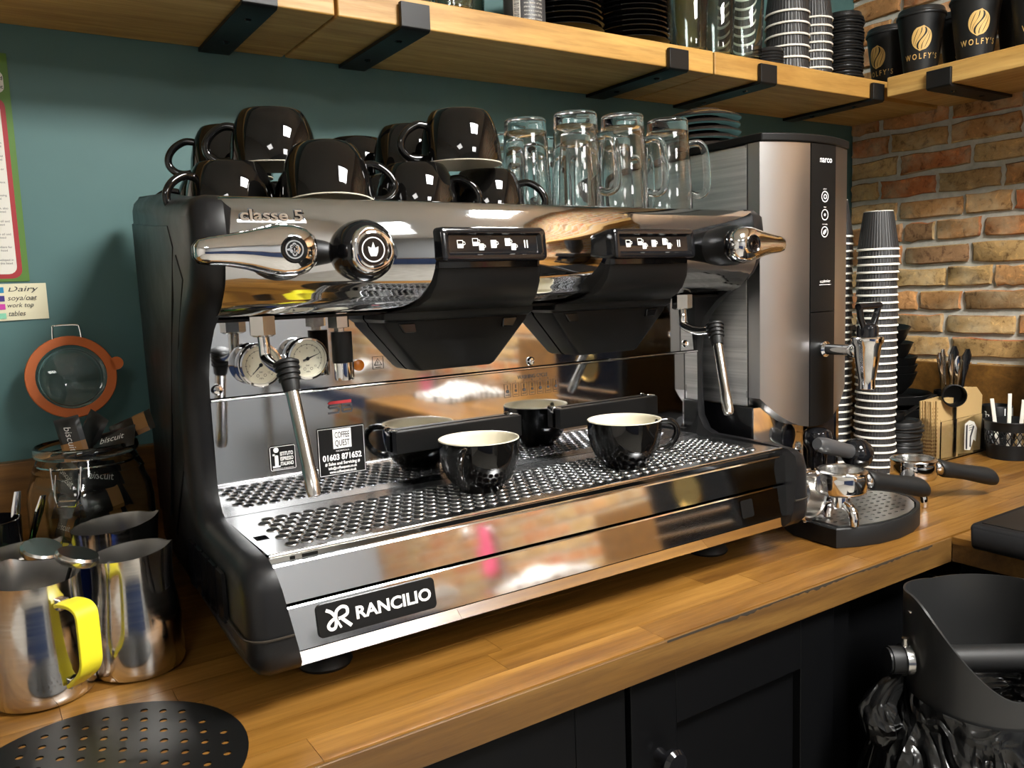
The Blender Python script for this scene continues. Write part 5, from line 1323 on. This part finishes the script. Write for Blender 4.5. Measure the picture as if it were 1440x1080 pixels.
f = Flat(warp=bw(.0009)); f.disc(-.016, .088, .006, 10); f.done('red_motif', M_['red'], lab)
part('cap', MB().lathe([(0, CT + .302), (.015, CT + .302), (.0155, CT + .285), (.0150, CT + .285), (.0148, CT + .300), (0, CT + .3005)], 24, (BXX, BYY, 0)), M_['black_satin'], bo)
# wire basket with sachets and stirrers
KX, KY = 1.818, .862
bk = thing('mesh_basket', 'round black basket with a lattice band holding stirrers and sachets', 'basket', (KX, KY, CT), world=True)
def kr(z): return .0420 + .0065 * (z / .078)
part('lower_wall', MB().lathe([(0, CT + .0005), (kr(0), CT + .0005), (kr(.032), CT + .032), (kr(.032) - .0012, CT + .032), (kr(0) - .0012, CT + .0018), (0, CT + .0018)], 48, (KX, KY, 0)), M_['black_metal'], bk)
part('rim', MB().lathe([(kr(.060), CT + .060), (kr(.078), CT + .077), (kr(.078) + .0022, CT + .0795), (kr(.078) + .001, CT + .081), (kr(.078) - .0012, CT + .079), (kr(.060) - .0012, CT + .060), (kr(.060), CT + .060)], 48, (KX, KY, 0)), M_['black_metal'], bk)
lat = MB()
for k in range(26):
    for s in (-1, 1):
        pts = []
        for i in range(7):
            t = i / 6; z = .0315 + .029 * t; a = 2 * PI * k / 26 + s * t * .36; pts.append((KX + kr(z) * math.cos(a), KY + kr(z) * math.sin(a), CT + z))
        lat.tube(pts, .0011, 5)
part('lattice', lat, M_['black_metal'], bk, kind='stuff')
for k, (a, lean, m_, lab) in enumerate(((150, .020, 'paper_white', 'white paper stick leaning left in the lattice basket'), (200, .004, 'paper_white', 'white paper stick standing upright in the lattice basket'), (250, .010, 'paper_white', 'white paper stick in the front of the lattice basket'))):
    x, y = KX + .022 * math.cos(R(a)), KY + .022 * math.sin(R(a)); dx, dy = lean * math.cos(R(a)), lean * math.sin(R(a)); hh = .125 + .012 * (k == 1)
    mb = MB().loft([[(x + dx * t + aa * .003, y + dy * t - aa * .0022, CT + .0025 + hh * t) if False else (x + dx * t + aa * .0032 - bb * .0008, y + dy * t - aa * .0022 - bb * .0012, CT + .0025 + hh * t) for aa, bb in ((-1, -.5), (1, -.5), (1, .5), (-1, .5))] for t in (0, 1)])
    tag(part('paper_stick', mb, M_[m_], None, loc=(x, y, CT + .0025)), lab, 'stirrer', 'sticks in the lattice basket')
for k, (a, lab, m_) in enumerate(((290, 'brown sugar sachet leaning at the right of the lattice basket', 'kraft'), (320, 'dark brown sachet leaning behind the brown one in the basket', 'biscuit'), (350, 'brown sugar sachet at the back right of the lattice basket', 'kraft'))):
    x, y = KX + .018 * math.cos(R(a)), KY + .018 * math.sin(R(a)); m2 = Matrix.Translation((x, y, CT + .004)) @ RZ(R(-38 + 10 * k)) @ RY(R(24))
    mb = MB().loft([[(p[0], p[1], z) for p in ((-w_, -q), (w_, -q), (w_, q), (-w_, q))] for z, w_, q in ((0, .011, .0005), (.008, .012, .0022), (.085, .012, .0022), (.094, .011, .0005))]).xf(m2)
    tag(part('sugar_sachet', mb, M_[m_], None, loc=(x, y, CT + .004)), lab, 'sachet', 'sachets in the lattice basket')
# ---------------------------------------------------------------- knock-out waste chute with bin liner
QX, QY, QR = 1.043, .522, .090
face = math.atan2(-.83, -.56) + R(14)                    # the scoop opens towards the room
def qrim(a):
    d = (a - face + PI) % (2 * PI) - PI
    t = abs(d) / PI                                 # 0 at the front, 1 at the back
    k = min(1, max(0, (t - .07) / .52)); k = k * k * (3 - 2 * k)
    return   .789 + .104 * k - .014 * max(0, t - .5) / .5
QB = .748
ch = thing('waste_chute', 'black scoop-mouthed waste chute with a knock bar under the worktop corner', 'waste chute', (QX, QY, 0), world=True)
NA = 72; o_, i_, ro, ri = [], [], [], []
for k in range(NA):
    a = 2 * PI * k / NA; c, s = math.cos(a), math.sin(a); z = qrim(a)
    o_.append((QX + QR * c, QY + QR * s, QB)); ro.append((QX + QR * c, QY + QR * s, z))
    ri.append((QX + (QR - .0028) * c, QY + (QR - .0028) * s, z + .0006)); i_.append((QX + (QR - .003) * c, QY + (QR - .003) * s, QB))
part('tube', MB().loft([i_, o_, ro, ri, i_], False, False), M_['chute'], ch, ang=50)
bd = Vector((.834, -.551, -.02)); bc = Vector((QX, QY, .803))
part('knock_bar', MB().tube([tuple(bc - bd * (QR + .026)), tuple(bc + bd * (QR + .026))], .0175, 24), M_['rubber'], ch)
for s in (-1, 1):
    p0 = bc + bd * s * (QR + .001)
    cl = part('clamp', MB().tube([tuple(p0), tuple(p0 + bd * s * .009)], .0205, 24), M_['steel'], ch)
    part('clamp_screw', MB().tube([tuple(p0 + bd * s * .005 + Vector((0, 0, .020))), tuple(p0 + bd * s * .005 + Vector((0, 0, .029)))], .0045, 10), M_['steel'], cl)
    part('bar_sleeve', MB().tube([tuple(p0 + bd * s * .004), tuple(p0 + bd * s * .028)], .0155, 24), M_['black_metal'], cl)
    part('bolt', MB().lathe([(0, 0), (.003, 0), (.003, .002), (0, .003)], 10, (QX + s * bd.x * (QR + .0), QY + s * bd.y * (QR + .0), .868)), M_['steel'], ch)
# crumpled liner hanging from the tube down to the floor
rg_ = random.Random(12); rings = []; nb_ = 96
lev = [(.775, .0935, 0), (.765, .0955, .2), (.752, .0960, .4), (.735, .103, .9), (.715, .112, 1.2), (.69, .120, 1.5), (.66, .128, 1.7), (.62, .134, 1.8), (.56, .138, 1.8), (.46, .140, 1.8), (.30, .140, 1.6), (.12, .138, 1.4), (.02, .13, 1), (.003, .115, .6)]
ph = [(rg_.uniform(0, 6.28), rg_.choice([5, 7, 9, 11, 14, 17, 23]), rg_.uniform(.4, 1), rg_.uniform(-9, 9)) for _ in range(9)]
for z, r, am in lev:
    ring = []
    for k in range(nb_):
        a = 2 * PI * k / nb_
        w_ = sum(c_ * math.sin(n_ * a + p_ + tw * z * 3) for p_, n_, c_, tw in ph) / 3.2
        w_ = abs(w_) * 1.3 - .5 + rg_.uniform(-.14, .14)
        d = (a - face + PI) % (2 * PI) - PI
        zz = z
        if z > .70: zz = z - .02 * (.5 + .5 * math.cos(d)) + .004 * w_ * am
        q = r + .0095 * am * w_
        ring.append((QX + q * math.cos(a), QY + q * math.sin(a), max(.003, zz + rg_.uniform(-.004, .004) * am)))
    rings.append(ring)
lin_ = part('bin_liner', MB().loft(rings, False, True), M_['bag'], None, ang=50, loc=(QX, QY, .003))
tag(lin_, 'crinkled shiny black bin liner hanging below the waste chute', 'bin liner')
# loose knotted ear of the liner at the left
ear = []; base_a = math.atan2(.551, -.834)
for i in range(9):
    t = i / 8; cx_, cy_ = QX + math.cos(base_a) * (.098 + .030 * math.sin(t * PI)), QY + math.sin(base_a) * (.098 + .030 * math.sin(t * PI))
    z = .790 - .12 * t; w_ = .004 + .020 * math.sin(t * PI) ** .8
    ear.append([(cx_ + math.cos(6.283 * k / 10) * w_ * (1 + rg_.uniform(-.3, .3)), cy_ + math.sin(6.283 * k / 10) * w_ * (1 + rg_.uniform(-.3, .3)), z + rg_.uniform(-.006, .006)) for k in range(10)])
part('loose_ear', MB().loft(ear), M_['bag'], lin_, ang=50)
# liner seen inside the tube
ins = []
for z, r in ((.775, .086), (.76, .084), (.74, .070), (.72, .045), (.715, .01)):
    ins.append([(QX + (r + rg_.uniform(-.006, 0)) * math.cos(2 * PI * k / 40), QY + (r + rg_.uniform(-.006, 0)) * math.sin(2 * PI * k / 40), z + rg_.uniform(-.006, .006)) for k in range(40)])
part('inner_fold', MB().loft(ins, False, True), M_['bag'], lin_, ang=50)

# ---------------------------------------------------------------- black box on the return worktop
bb = thing('black_base_unit', 'flat black plastic box on the return worktop at the right edge', 'box', (1.37, .45, CT), world=True)
prof = [(1.176, .9005), (1.171, .9040), (1.168, .9330), (1.1695, .9365), (1.174, .9385), (1.60, .9385), (1.60, .9005)]
part('shell', MB().loft([[(x, y, z) for x, z in prof] for y in (.20, .604)]), M_['black_plastic'], bb, bevel=.004, seg=3)
part('top_plate', MB().box(1.182, 1.59, .21, .594, .9383, .9395), M_['black_satin'], bb, bevel=.0005)

# ---------------------------------------------------------------- things on the room side, seen in the polished steel
gr = thing('coffee_grinder', 'big black coffee grinder with a round gold badge on the return worktop', 'grinder', (1.66, -.04, CT), world=True)
part('grinder_body', MB().loft([[(x, y, z) for x, y in ((1.50, -.20), (1.50, .12), (1.86, .12), (1.86, -.20))] for z in (CT + .001, CT + .30)]), M_['black_gloss'], gr, bevel=.02)
part('grinder_head', MB().box(1.46, 1.86, -.21, .13, CT + .301, CT + .42), M_['black_satin'], gr, bevel=.02)
part('hopper', MB().lathe([(0, CT + .421), (.06, CT + .421), (.12, CT + .56), (.125, CT + .70), (0, CT + .70)], 32, (1.68, -.04, 0)), M_['display'], gr)
bg = part('badge', MB().lathe([(0, 0), (.045, 0), (.047, .003), (.045, .006), (.041, .006), (.040, .004), (0, .004)], 36, (1.4995, -.03, CT + .16), '-x'), M_['gold_metal'], gr)
f = Flat((1.4955, -.03, CT + .16), (0, -1, 0), (0, 0, 1), .0008); f.text('W', 0, .012, .016, bold=.04); f.text('COFFEE', 0, -.012, .010, .055, bold=.02); f.done('badge_mark', M_['gold_metal'], bg)
for k in range(2): part('rail', MB().tube([(1.494, -.19 + .02 * k, CT + .06 + .035 * k), (1.494, .10, CT + .06 + .035 * k)], .004, 8), M_['chrome'], gr)
# folded striped towel
tw = thing('striped_towel', 'crumpled white towel with dark stripes on the return worktop', 'towel', (1.50, -.78, CT), world=True)
rt_ = random.Random(9); tv = []; tf = []; nx2, ny2 = 20, 16
hgt = lambda u, v: .012 + .045 * math.exp(-((u - .5) ** 2 + (v - .5) ** 2) * 6) + .008 * math.sin(u * 21 + v * 7) * math.sin(v * 13)
top_ = [[(1.36 + .26 * u + .015 * math.sin(v * 9), -.90 + .24 * v + .015 * math.sin(u * 8), CT + .002 + max(.004, hgt(u, v))) for u in [i / nx2 for i in range(nx2 + 1)]] for v in [j / ny2 for j in range(ny2 + 1)]]
mb = MB()
for z0 in (0, 1): mb.v += [(x, y, z if not z0 else CT + .001) for r in top_ for x, y, z in r]
W_ = nx2 + 1; off = W_ * (ny2 + 1)
for j in range(ny2):
    for i in range(nx2):
        q = (j * W_ + i, j * W_ + i + 1, (j + 1) * W_ + i + 1, (j + 1) * W_ + i); mb.f.append(q); mb.f.append(tuple(off + e for e in reversed(q)))
for i in range(nx2): mb.f += [(i + 1, i, off + i, off + i + 1), (ny2 * W_ + i, ny2 * W_ + i + 1, off + ny2 * W_ + i + 1, off + ny2 * W_ + i)]
for j in range(ny2): mb.f += [(j * W_, (j + 1) * W_, off + (j + 1) * W_, off + j * W_), ((j + 1) * W_ + nx2, j * W_ + nx2, off + j * W_ + nx2, off + (j + 1) * W_ + nx2)]
tm_ = mat('striped_cloth', '#d8d4cc', .9)
wv = N(tm_, 'ShaderNodeTexWave'); wv.inputs['Scale'].default_value = 16; wv.inputs['Distortion'].default_value = 1.5; L(tm_, coord(tm_, (1, .35, 0)), wv.inputs['Vector'])
L(tm_, ramp(tm_, wv.outputs['Fac'], [(.12, '#1d2230'), (.22, '#d8d4cc')]), BS(tm_).inputs['Base Color'])
part('cloth', mb, tm_, tw, ang=60)
# pink rubber glove hanging on a hook on the brick wall
gv = thing('rubber_glove', 'pink rubber glove hanging fingers down from a hook on the brick wall', 'glove', (1.90, -1.80, 1.28), world=True)
GX, GY = 1.885, -1.80; GZ = -.06
cuff = []
for z, wy, wx in ((1.30, .052, .012), (1.26, .050, .016), (1.20, .044, .019), (1.15, .046, .019), (1.12, .050, .017), (1.09, .046, .013), (1.075, .03, .008)):
    cuff.append([(GX + wx * math.sin(2 * PI * k / 16), GY + wy * math.cos(2 * PI * k / 16), z) for k in range(16)])
pb = MB().loft(cuff)
for k, (dy, ln_, sp2) in enumerate(((-.034, .062, -.014), (-.012, .078, -.005), (.012, .074, .006), (.033, .058, .016))):
    pb.tube(smooth_path([(GX, GY + dy, 1.105), (GX - .004, GY + dy + sp2 * .5, 1.08 - ln_ * .4), (GX - .010, GY + dy + sp2, 1.08 - ln_)], 4), [.0115] * 7 + [.009, .004], 10)
pb.tube(smooth_path([(GX, GY - .040, 1.15), (GX - .006, GY - .066, 1.13), (GX - .010, GY - .078, 1.10)], 4), [.0125] * 7 + [.010, .004], 10)
pb.xf(T(0, 0, GZ)); part('glove', pb, M_['pink'], gv, ang=70)
part('hook', MB().tube(smooth_path([(1.918, GY, 1.27), (1.898, GY, 1.265), (1.887, GY, 1.245), (1.878, GY, 1.24), (1.872, GY, 1.25)], 4), .003, 8), M_['chrome'], gv)
# steel sink unit along the brick wall, with a white cloth over its edge
sk = thing('sink_unit', 'stainless steel sink bench along the brick wall at the room side', 'sink', (1.60, -1.80, 0), world=True)
part('bench', MB().box(1.25, 1.905, -2.60, -1.02, .84, .90), M_['steel'], sk, bevel=.004)
for x, y in ((1.30, -1.08), (1.30, -2.54), (1.86, -1.08), (1.86, -2.54)): part('leg', MB().lathe([(0, 0.001), (.02, 0.001), (.02, .84), (0, .84)], 16, (x, y, 0)), M_['steel'], sk)
part('tap_spout', MB().tube(smooth_path([(1.80, -1.55, .90), (1.80, -1.55, 1.10), (1.76, -1.55, 1.17), (1.68, -1.55, 1.17), (1.65, -1.55, 1.12)], 5), .011, 12), M_['chrome'], sk)
cl2 = thing('white_cloth', 'white cleaning cloth folded on the steel sink bench below the glove', 'cloth', (1.62, -1.92, .90), world=True)
rings = [[(1.55 + .16 * k / 8 + .004 * math.sin(k * 2 + j), -2.02 + .022 * j, .9015 + (.05 * math.sin(PI * k / 8) * (.5 + .5 * math.sin(j * .9)) if t else 0) + (.012 if t else 0)) for k in (range(9) if t else reversed(range(9)))] for j in range(10) for t in (1,)]
mb = MB().loft(rings, False, False, close=False); o = part('cloth', mb, M_['teal_fabric'], cl2, ang=60); md = o.modifiers.new('s', 'SOLIDIFY'); md.thickness = .006; md.offset = 1
# shelf and cabinets opposite
oc = thing('opposite_counter', 'dark blue cupboard unit with a wooden top against the far wall', 'cabinet', (-.6, -2.9, 0), world=True)
part('body', MB().box(-1.9, .9, -3.18, -2.65, .0, .86), mat('blue_paint', '#1c2c4c', .45), oc)
part('top', MB().box(-1.9, .9, -3.19, -2.62, .861, .90), M_['edge_wood'], oc, bevel=.003)
for k in range(4): d_ = part('door', MB().box(-1.88 + .69 * k, -1.21 + .69 * k, -2.65, -2.632, .1, .83), mat('blue_door', '#22355a', .45), oc, bevel=.002)
